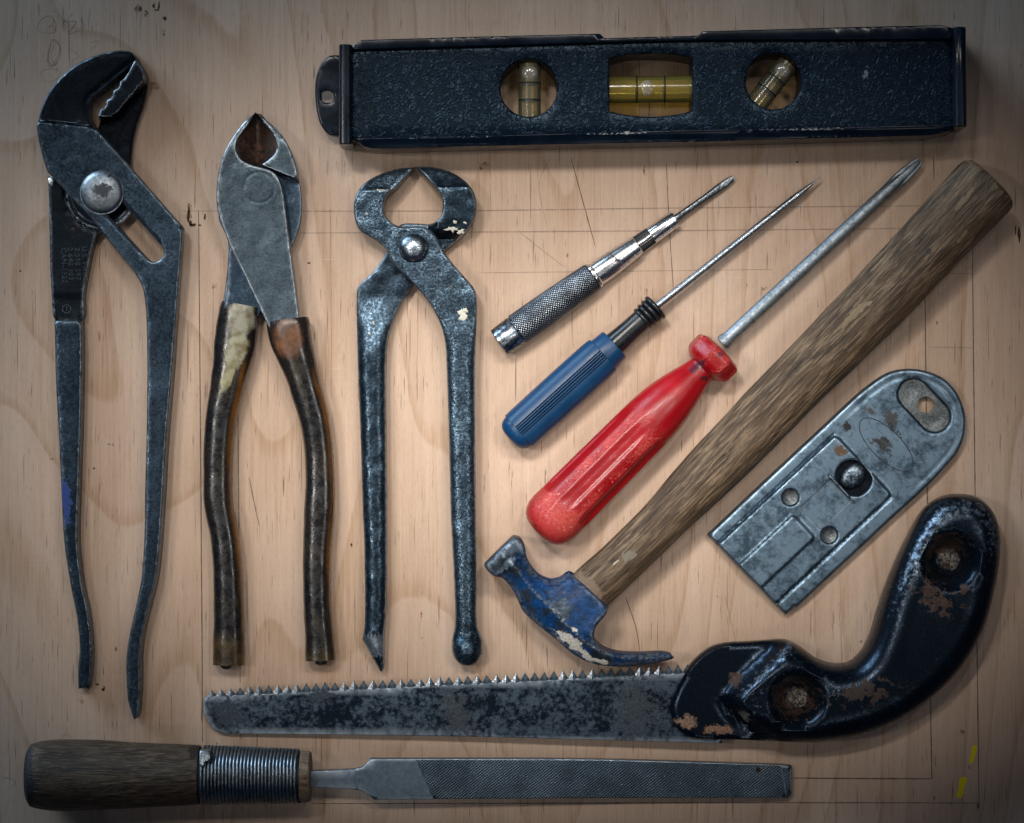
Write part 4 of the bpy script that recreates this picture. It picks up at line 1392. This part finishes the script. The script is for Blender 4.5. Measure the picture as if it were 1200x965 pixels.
def gnarl(L, th):
    v = .012 * vnoise(L * .12 + th * 0, th * 26, 4, 3) + .008 * vnoise(L + th * 0, th * 5, 18, 8)
    return 1 + v, v * 0


hs = [(684, 701, 27, 39, 28), (694.5, 690, 27.5, 39, 29), (735, 653, 26.8, 39, 29), (783.6, 604.4, 28, 39, 30), (815, 571.5, 31, 39, 31), (860, 525.5, 33.6, 39, 32), (938, 445, 34.8, 39, 33), (1024.5, 358, 37.4, 39, 34), (1110, 267, 38.6, 39, 35),
      (1155, 219.5, 39.6, 39, 36), (1160, 214, 38.4, 39, 35), (1162, 212, 35, 39, 32)]
sweep('wooden_handle', t, M8w, hs, 50, 2.35, 96, 3, gnarl, 45)

# ------------------------------------------------------------------ scraper
t = thing('blade_scraper', 'flat pressed steel razor blade scraper with round hanging end, hole and thumb slider', 'scraper', 980, 575, 12)
og = t.location
L0 = np.array((828.8, 627.)); eu = np.array((.731, -.682)); ev_ = np.array((.682, .731))


def uv(u, v):
    p = L0 + eu * u + ev_ * v
    return (float(p[0]), float(p[1]))


M9 = steel('pressed_grey_steel', (.040, .066, .092), (.19, .275, .36), 85, .36, .58, (.32, .46), rust=.03, metal=.95, bump=.06, speck=.16, edger=.3,
           spots=[(lambda n: n.spot(og, 986, 529, 8, 5, -30, 20, 1.1, 600), (.12, .075, .045)), (lambda n: n.spot(og, 993, 501, 4, 7, 20, 20, .9, 500), (.015, .014, .016)),
                  (lambda n: n.spot(og, 1036, 520, 13, 7, -45, 20, 1.3, 500), (.05, .055, .06)), (lambda n: n.spot(og, 1045, 492, 9, 7, -45, 20, 1.3, 500), (.06, .065, .07)),
                  (lambda n: n.spot(og, 1020, 482, 7, 4, -30, 20, 1.2, 500), (.07, .075, .08))])
M9b = steel('recess_steel', (.085, .095, .10), (.20, .225, .235), 200, .35, .62, (.4, .55), rust=.25, edge=False)
oS = spl([(*uv(0, 1.5), 1), (*uv(1.5, 0), 1), uv(90, -.5), uv(180, -.5), uv(255, .5), uv(288, 7), uv(311, 24), uv(325, 47), uv(329, 66), uv(325, 88), uv(311, 111), uv(288, 127), uv(255, 133), uv(160, 134), uv(30, 134), (*uv(18, 134), 1), (*uv(17, 131.5), 1), (*uv(4, 132), 1), (*uv(3, 129), 1)], True, 4)


def zS(x, y, d):
    dx, dy = x - L0[0], y - L0[1]
    u = dx * eu[0] + dy * eu[1]
    v = dx * ev_[0] + dy * ev_[1]

    def box(u0, u1, v0, v1, r=5):
        a = np.abs(u - (u0 + u1) / 2) - (u1 - u0) / 2 + r
        b = np.abs(v - (v0 + v1) / 2) - (v1 - v0) / 2 + r
        return -(np.hypot(np.maximum(a, 0), np.maximum(b, 0)) + np.minimum(np.maximum(a, b), 0) - r)
    z = 17 - rnd(d, 5) * .9 + .2 * vnoise(x, y, 20, 3)
    z = z - 1.1 * np.exp(-((d - 9.5) / 2.0)**2) * sstep(200, 230, u)
    z = z + 2.6 * sstep(-1.5, 2.5, box(-40, 190, 16, 113, 6))
    z = z - 1.6 * np.exp(-((v - 15) / 1.3)**2) * sstep(192, 186, u) - 1.6 * np.exp(-((v - 114.5) / 1.3)**2) * sstep(192, 186, u)
    z = z + 2.6 * sstep(-1.5, 2.5, box(-40, 90, 50, 88, 4))
    return z


def rbox(u0, u1, v0, v1, r, seg=3):
    pts = []
    for cu, cv, a0_ in ((u1 - r, v1 - r, 0), (u0 + r, v1 - r, 90), (u0 + r, v0 + r, 180), (u1 - r, v0 + r, 270)):
        for k in range(7):
            a = R(a0_ + k * 15)
            pts.append((*uv(cu + r * math.cos(a), cv + r * math.sin(a)), 1))
    return spl(pts, True, seg)


ext = []
for u in np.arange(2, 190, 3.5):
    ext += [uv(u, q) for q in (13, 15, 17, 18.6, 111, 113, 114.6, 116.5)]
for u in np.arange(2, 92, 3.5):
    ext += [uv(u, q) for q in (48.6, 50, 52, 86, 88, 89.5)]
for v in np.arange(18, 112, 3.5):
    ext += [uv(q, v) for q in (187.5, 189.5, 191.5)]
h_slot = rbox(100, 150.5, 50, 85, 1.5)
h_well = rbox(152.5, 189, 46, 89, 17.5)
h_hang = rbox(272, 307, 27, 98, 17)
h_d1, h_d2 = circle(*uv(101, 34), 9.2, 28), circle(*uv(104, 97.5), 9.2, 28)


def zS2(x, y, d):
    do = seg_dist(x, y, oS)[0]
    hd = seg_dist(x, y, h_hang)[0]
    hs = seg_dist(x, y, h_slot)[0]
    hw_ = np.minimum(seg_dist(x, y, h_well)[0], np.minimum(seg_dist(x, y, h_d1)[0], seg_dist(x, y, h_d2)[0]))
    z = zS(x, y, do)
    return z - rnd(hd, 5) * .8 - rnd(hw_, 3.2) - rnd(hs, .8)


plate('scraper_body', t, M9, oS, zS2, .5, 14, [h_slot, h_well, h_hang, h_d1, h_d2], 2.6, 3.2, extra=ext, sharp=40, wear=lambda x, y, d: .6 * np.exp(-((seg_dist(x, y, oS)[0] - 1.2) / 1.4)**2))
plate('hanging_recess', t, M9b, rbox(270, 309, 25, 100, 18), lambda x, y, d: 11.6 - 1.2 * sstep(3, 12, d), 9, 14, [circle(*uv(291.5, 63.4), 9.7, 28)], 3, 0)
for hc in ((101, 34), (104, 97.5)):
    plate('dimple', t, M9b, circle(*uv(*hc), 10.2, 30), lambda x, y, d: 13.5 - .45 * np.minimum(d, 7) , 8, 14, [], 2, 0)
M9k = steel('slider_button_steel', (.03, .045, .06), (.22, .28, .34), 160, .38, .6, (.34, .46), rust=.02, edge=False, metal=1)
c = uv(173, 67)
dome('slider_button', t, M9k, c[0], c[1], 13.5, 14.5, 6.5, 24, 17.5, math.radians(47), 36, 9, .02)
plate('slider_plate', t, M9, poly([uv(98, 48), uv(152, 48), uv(152, 87), uv(98, 87)], 6), 16.4, 14.5, 16, [], 8, 0)
plate('button_well', t, M_shade, rbox(150.5, 191, 44, 91, 18.5), 10.5, 9, 16, [], 8, 0)
plate('slider_stop', t, M9k, poly([uv(150.5, 43.5), uv(153.5, 43.5), uv(153.5, 91), uv(150.5, 91)], 5), lambda x, y, d: 21.5 - rnd(d, 1.2), 13, 20, [], 3, 1.2)
M_etch = plastic('etched_black', (.012, .014, .018), .6)
ec = uv(189 + 38, 64.5)
eP = np.array((810 + 668 / 2.9235, 410 + 325 / 2.9235))
plate('etched_oval', t, M_etch, circle(eP[0], eP[1], 41.3, 72, 17.5, math.radians(44.5)), 17.75, 16.2, 17, [circle(eP[0], eP[1], 40.6, 72, 16.8, math.radians(44.5))], 30, 0)
for body, du_, dv_, sz in (('DIG BY', 10, 4, 6.5), ('SDE T', 19, 32, 6.5), ('ERCORN', -5, 1, 6.5), ('LEWO', 3.5, -2, 5.5)):
    p = eP + eu * (du_ if body != 'DIG BY' else 19) + ev_ * (dv_ if body != 'DIG BY' else -6)
    text('etched_lettering', t, M_etch, body, p[0], p[1], sz, -45, 17.2, 17, .5)

# ------------------------------------------------------------------ saw
t = thing('pruning_saw', 'rusty toothed saw with long dark blade and curved black pressed metal handle', 'saw', 930, 815, 30)
og = t.location


def bladey(x):
    return np.interp(x, [243, 400, 540, 660, 801, 830], [816.5, 808.5, 801.3, 795, 787.2, 785.6])


M10 = steel('patchy_blade_steel', (.006, .012, .021), (.105, .145, .19), 90, .42, .62, (.32, .44), rust=.10, metal=.9, bump=.12, speck=.30, edger=.25,
            spots=[(lambda n: n.spot(og, 268, 838, 15, 20, 20, 12, 1.6, 600), ((.010, .018, .028), (.03, .045, .06))), (lambda n: n.spot(og, 535, 836, 15, 26, 25, 12, 1.5, 600), ((.010, .015, .022), (.04, .05, .06))),
                   (lambda n: n.spot(og, 745, 835, 18, 36, 0, 12, 2.0, 600), ((.010, .017, .026), (.04, .055, .07))), (lambda n: n.spot(og, 375, 815, 16, 8, 15, 12, 1.6, 600), ((.010, .018, .028), (.03, .045, .06)))])
bt = [(x, float(bladey(x)), 1) for x in np.arange(246, 830, 11.15)]
oBl = spl([(242.3, 816, 1)] + bt + [(845, 785, 1), (845, 869.5, 1), (813, 868.8), (540, 862.7), (290, 860.6), (265, 860.3), (253, 856.8), (243.5, 848), (238.3, 834), (238, 822)], True, 6)


def zbl(x):
    return 7 + (x - 238) * .029


sb = plate('saw_blade', t, M10, oBl, lambda x, y, d: zbl(x) + 2 - rnd(d, .7), lambda x, y, d: zbl(x) - 2, 12, [], 9, .8)
M10t = steel('tooth_steel', (.02, .03, .042), (.11, .15, .19), 160, .3, .6, (.3, .42), edge=False, metal=1)
M_facet = steel('filed_facet', (.22, .26, .30), (.60, .65, .70), 260, rough=(.3, .42), edge=False, metal=1)


def tooth_mesh(kind):
    w, h = 5.7 * S, 9.2 * S
    if kind == 0:
        xm = .3 * S
        v = [(-w, 0, -1.8 * S), (w, 0, -1.8 * S), (xm, h, -1.2 * S), (-w, 0, 2.1 * S), (w, 0, 2.1 * S), (xm, h, 1.5 * S)]
        f = [(3, 4, 5), (2, 1, 0), (0, 1, 4, 3), (1, 2, 5, 4), (2, 0, 3, 5)]
        v += [(-w * 0.55, -1.2 * S, 2.1 * S), (w * .55, -1.2 * S, 2.1 * S)]
        f += [(3, 6, 7, 4)]
    else:
        # set tooth with a filed left flank
        v = [(-w, 0, -1.8 * S), (w, 0, -1.8 * S), (.6 * S, h, -.6 * S), (-w, 0, .6 * S), (w, 0, 2.3 * S), (.6 * S, h, 1.7 * S), (-.4 * S, -2.5 * S, 2.15 * S)]
        f = [(3, 6, 5), (6, 4, 5), (2, 1, 0), (1, 2, 5, 4), (2, 0, 3, 5), (0, 1, 4, 6, 3)]
    me = bpy.data.meshes.new('tooth')
    me.from_pydata(v, [], f)
    me.update()
    me.materials.append(M10t)
    if kind:
        me.materials.append(M_facet)
        me.polygons[0].material_index = 1
    return me


tm = [tooth_mesh(0), tooth_mesh(1)]
rng = random.Random(11)
xs = np.arange(247.5, 818, 11.15)
for i, x in enumerate(xs):
    o = bpy.data.objects.new('tooth', tm[int(rng.random() < .48)])
    COL.objects.link(o)
    o.parent = sb
    yb = float(bladey(x)) - .3
    p = world_pts([x], [yb], [zbl(x)], 12, sb)[0]
    o.location = tuple(p)
    wear = .72 + .28 * float(sstep(243, 300, x))
    o.scale = (1, wear * rng.uniform(.9, 1.08), 1)
    o.rotation_euler = (0, 0, R(2.9 + rng.uniform(-3, 3)))
oSh = spl([(814.8, 777.8), (834.5, 762), (850, 757), (880, 755), (905, 753.3), (924, 752.7), (942, 761), (960, 774), (981, 781), (1000, 779), (1014, 766.5), (1024.4, 745.6), (1035.2, 710), (1053, 663), (1074, 620.5), (1089, 597), (1106.8, 584.5), (1128, 580),
           (1150, 583.6), (1166, 597), (1175, 617), (1176.7, 649), (1169.5, 695), (1157, 738), (1135.5, 778), (1103, 814), (1064, 842.5), (1021, 862), (971, 872), (931, 873.5), (877.5, 870.5), (813, 867.5), (795, 856.7), (787.2, 835), (791.5, 817), (802.3, 796)], True, 5)
bul = spl([(930, 740), (893, 782), (862, 812), (858, 826), (878, 848), (905, 868), (912, 885), (1230, 890), (1230, 560), (1000, 560)], True, 8)


def zSh(x, y, d):
    b = sstep(-10, 12, sdf(bul, x, y))
    z = 36 - rnd(d, 5) * .9
    round_ = 34 * (1 - rnd(d, 30) / 30)
    z = z + b * (round_ - 2)
    for cx, cy, rr, dp in ((1112, 657, 30, 36), (934, 819, 29, 34)):
        r = np.hypot((x - cx), (y - cy))
        z = z - dp * sstep(rr * 1.25, rr * .36, r)
    a = np.radians(42)
    ex_, ey_ = (x - 868) * np.cos(a) + (y - 843) * np.sin(a), -(x - 868) * np.sin(a) + (y - 843) * np.cos(a)
    z = z - 9 * sstep(1.7, .1, np.hypot(ex_ / 24, ey_ / 9))
    z = z + 2.5 * np.exp(-(((x - 851) / 8)**2 + ((y - 817) / 5)**2))
    return z + .35 * vnoise(x, y, 24, 3)


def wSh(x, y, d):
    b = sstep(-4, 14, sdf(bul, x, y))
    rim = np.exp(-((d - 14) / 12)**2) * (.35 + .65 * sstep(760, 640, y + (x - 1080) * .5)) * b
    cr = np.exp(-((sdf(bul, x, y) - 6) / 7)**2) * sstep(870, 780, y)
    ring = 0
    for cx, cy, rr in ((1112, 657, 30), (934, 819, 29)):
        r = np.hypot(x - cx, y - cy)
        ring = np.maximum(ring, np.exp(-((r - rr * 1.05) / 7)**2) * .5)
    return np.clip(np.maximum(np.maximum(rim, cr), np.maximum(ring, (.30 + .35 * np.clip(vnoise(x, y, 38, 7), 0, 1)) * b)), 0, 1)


RUST = ((.018, .009, .006), (.080, .034, .018))
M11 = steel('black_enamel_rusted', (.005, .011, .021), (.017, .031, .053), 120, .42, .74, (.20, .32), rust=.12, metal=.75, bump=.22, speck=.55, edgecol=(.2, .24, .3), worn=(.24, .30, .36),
            spots=[(lambda n: n.spot(og, 806, 846, 12, 8, -10, 40, .8, 400), ((.12, .05, .025), (.30, .20, .14))), (lambda n: n.spot(og, 842, 856, 18, 6, -8, 40, .9, 420), ((.12, .05, .025), (.28, .15, .09))),
                   (lambda n: n.spot(og, 862, 795, 8, 9, 10, 40, .8, 500), RUST), (lambda n: n.spot(og, 1098, 702, 19, 11, -40, 70, 2.2, 420), RUST), (lambda n: n.spot(og, 1112, 640, 19, 15, 0, 60, 1.4, 420), ((.006, .004, .004), (.045, .02, .011))),
                   (lambda n: n.spot(og, 934, 822, 22, 18, 0, 60, 1.4, 420), ((.006, .004, .004), (.06, .026, .014))), (lambda n: n.spot(og, 1012, 812, 26, 8, 10, 70, 2.6, 420), ((.014, .008, .006), (.055, .025, .016))),
                   (lambda n: n.spot(og, 872, 838, 4, 10, 40, 36, .8, 500), ((.01, .008, .008), (.20, .19, .17))), (lambda n: n.spot(og, 1130, 690, 5, 7, 0, 70, .8, 500), RUST)])
# worn bare metal along the rim, broadened to paint the handle's highlights
n_ = M11.node_tree
ext = np.concatenate([circle(cx, cy, q, 48) for cx, cy, rr in ((1112, 657, 30), (934, 819, 29)) for q in (rr, rr * .85, rr * .7, rr * .55, rr * .42)])
insets = spl(oSh[::3], True, 5)
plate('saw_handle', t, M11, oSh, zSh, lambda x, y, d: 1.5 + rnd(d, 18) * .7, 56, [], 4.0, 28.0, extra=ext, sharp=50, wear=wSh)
M11r = steel('crusted_rivet', (.02, .010, .007), (.30, .28, .25), 420, .47, .60, (.45, .6), rust=.55, edge=False, metal=.5, bump=.9)
for cx, cy in ((1115, 657), (937, 820)):
    dome('rivet', t, M11r, cx, cy, 13.5, 33.5, 4, 40, 12.5, .3, 26, 6, .16, int(cx))

# ------------------------------------------------------------------ file
t = thing('metal_file', 'flat steel file with brown wooden handle bound in wire, along the bottom edge', 'file', 480, 912, 20)
og = t.location
M12 = old_wood('dark_brown_handle', (.018, .012, .008), (.070, .045, .028), (.21, .15, .095), 2400, 150, .8, .5,  # dark brown tone over the whole file handle
               [(lambda n: n.spot(og, 36, 908, 9, 40, 4, 50, .12, 200), (.018, .018, .02)), (lambda n: n.spot(og, 228, 882, 7, 7, 0, 60, .8, 400), (.02, .012, .008))], .8)
M12e = old_wood('pale_handle_end', (.09, .06, .04), (.2, .14, .09), (.34, .26, .18), 1500, 300, .6, .6)
fp = [(31, 909.5, 26, 40, 26), (31.6, 909.5, 31, 40, 31), (34.5, 909.5, 35.5, 40, 35.5), (41, 909.7, 38.2, 40, 38), (52, 909.8, 40.3, 40, 39), (68, 910, 41.4, 40, 39), (90, 910, 41.2, 40, 39), (140, 910, 39.2, 40, 38), (190, 910, 36.4, 40, 36), (228, 909.5, 34.6, 40, 34), (233, 909.5, 34.0, 40, 33.5)]
sweep('wooden_handle', t, M12, fp, 50, 2.1, 72, 2.5, gnarl, 50)
sweep('wire_core', t, M_dark, [(232, 909.6, 31.5, 40, 31), (352, 911, 28.5, 40, 28)], 50, 2, 48, None)
sweep('handle_end', t, M12e, [(351.5, 911.2, 29, 40, 28.5), (352, 911.2, 30, 40, 29.5), (361.5, 911.6, 29.6, 40, 29), (363.6, 911.6, 28, 40, 27.5), (363.7, 911.6, 10, 40, 10)], 50, 2, 56, None)
# wire wrap as one helix
turns, sgm, sd_ = 27, 56, 7
x0w, x1w = 237.0, 350.0
V, F = [], []
Nn = turns * sgm
for i in range(Nn + 1):
    a = 2 * math.pi * i / sgm
    f = i / Nn
    xx = x0w + (x1w - x0w) * f
    rr = 33.2 - 3.2 * f
    for j in range(sd_):
        b = 2 * math.pi * j / sd_
        q = rr + 2.15 * math.cos(b)
        V.append((xx + 2.15 * math.sin(b), 909.7 + 1.4 * f + q * math.cos(a), 40 + q * math.sin(a)))
for i in range(Nn):
    for j in range(sd_):
        F.append((i * sd_ + j, i * sd_ + (j + 1) % sd_, (i + 1) * sd_ + (j + 1) % sd_, (i + 1) * sd_ + j))
V = np.array(V)
me = bpy.data.meshes.new('wire_binding')
me.from_pydata([tuple(v) for v in world_pts(V[:, 0], V[:, 1], V[:, 2], 50, t)], [], F)
import bmesh
bm = bmesh.new(); bm.from_mesh(me); bmesh.ops.recalc_face_normals(bm, faces=bm.faces); bm.to_mesh(me); bm.free()
M12w = steel('binding_wire', (.10, .12, .14), (.33, .37, .41), 260, .34, .64, (.26, .42), edge=False, metal=1, bump=.1)
link('wire_binding', me, M12w, t, 80)
M12c2 = steel('clip_steel', (.08, .10, .12), (.28, .32, .36), 260, edge=True)
plate('wire_clip', t, M12c2, spl([(234.5, 879, 1), (247, 878.5, 1), (247.5, 890), (241, 892), (241, 896.5), (234.5, 896, 1)], True, 3), lambda x, y, d: 69 + (y - 880) * .35 - rnd(d, 1.6), 56, 62, [], 3, 1.6)


def zf(x):
    return np.interp(x, [340, 440, 930], [38, 32, 13])


M12f = steel('plain_file_steel', (.12, .165, .205), (.22, .28, .335), 90, .3, .66, (.38, .48), metal=.95, bump=.06, edgecol=(.4, .46, .52))


def cutmat():
    n = NT('double_cut_teeth')
    w1 = n.t.nodes.new('ShaderNodeTexWave'); w2 = n.t.nodes.new('ShaderNodeTexWave')
    n.lk(n.map(n.co, (1, 1, 1), (0, 0, 0), (0, 0, R(52))), w1.inputs['Vector'])
    n.lk(n.map(n.co, (1, 1, 1), (0, 0, 0), (0, 0, R(-38))), w2.inputs['Vector'])
    w1.inputs['Scale'].default_value = 400
    w2.inputs['Scale'].default_value = 400
    for w in (w1, w2):
        w.inputs['Distortion'].default_value = .4
        w.inputs['Detail'].default_value = 1
    h = n.math('ADD', w1.outputs['Fac'], n.math('MULTIPLY', w2.outputs['Fac'], .7))
    a = n.noise(70, detail=6, rough=.65)
    c = n.mix(n.ramp(a, .35, .68), (.060, .088, .115), (.135, .178, .22))
    c = n.mix(n.ramp(h, .3, 1.2), (.018, .027, .038), c)
    c = n.mix(n.math('MULTIPLY', n.ramp(n.noise(2400, detail=2), .68, .73), .7), c, (.45, .5, .55))
    c = n.mix(n.spot(og, 888, 902, 2.5, 4, 15, 14, 1.2, 700), c, (.03, .015, .012))
    n.set(Base_Color=c, Metallic=.85, Roughness=.42, Normal=n.bump(h, .7, .00014))
    return n.m


M12c = cutmat()
oF = spl([(350, 902, 1), (364, 902), (417, 900.3), (425, 898.5), (430, 894), (434.5, 888.5, 1), (690, 890.5), (916, 898, 1), (929, 899.5, 1), (929, 932, 1), (924, 937, 1), (700, 936.2), (438.5, 936.3, 1), (433, 931), (426, 926.5), (416, 924.4), (364, 921, 1), (350, 920.5, 1)], True, 6)
fb = plate('file_blade', t, M12f, oF, lambda x, y, d: zf(x) - rnd(d, 1.0), lambda x, y, d: zf(x) - 12.5, 24, [], 10, 1.0)
oC = poly([(487.5, 889.9), (690, 891.6), (915.5, 899), (922, 936), (700, 935.3), (508, 935.4)], 7)
plate('cut_face', fb, M12c, oC, lambda x, y, d: zf(x) + .5 - rnd(d, .4), lambda x, y, d: zf(x) - 1, 24, [], 12, .5)
oC2 = poly([(917.5, 900.5), (927.5, 901), (927.5, 931), (923.5, 935)], 7)
plate('cut_face', fb, M12c, oC2, lambda x, y, d: zf(x) + .3 - rnd(d, .4), lambda x, y, d: zf(x) - 1, 24, [], 12, .5)
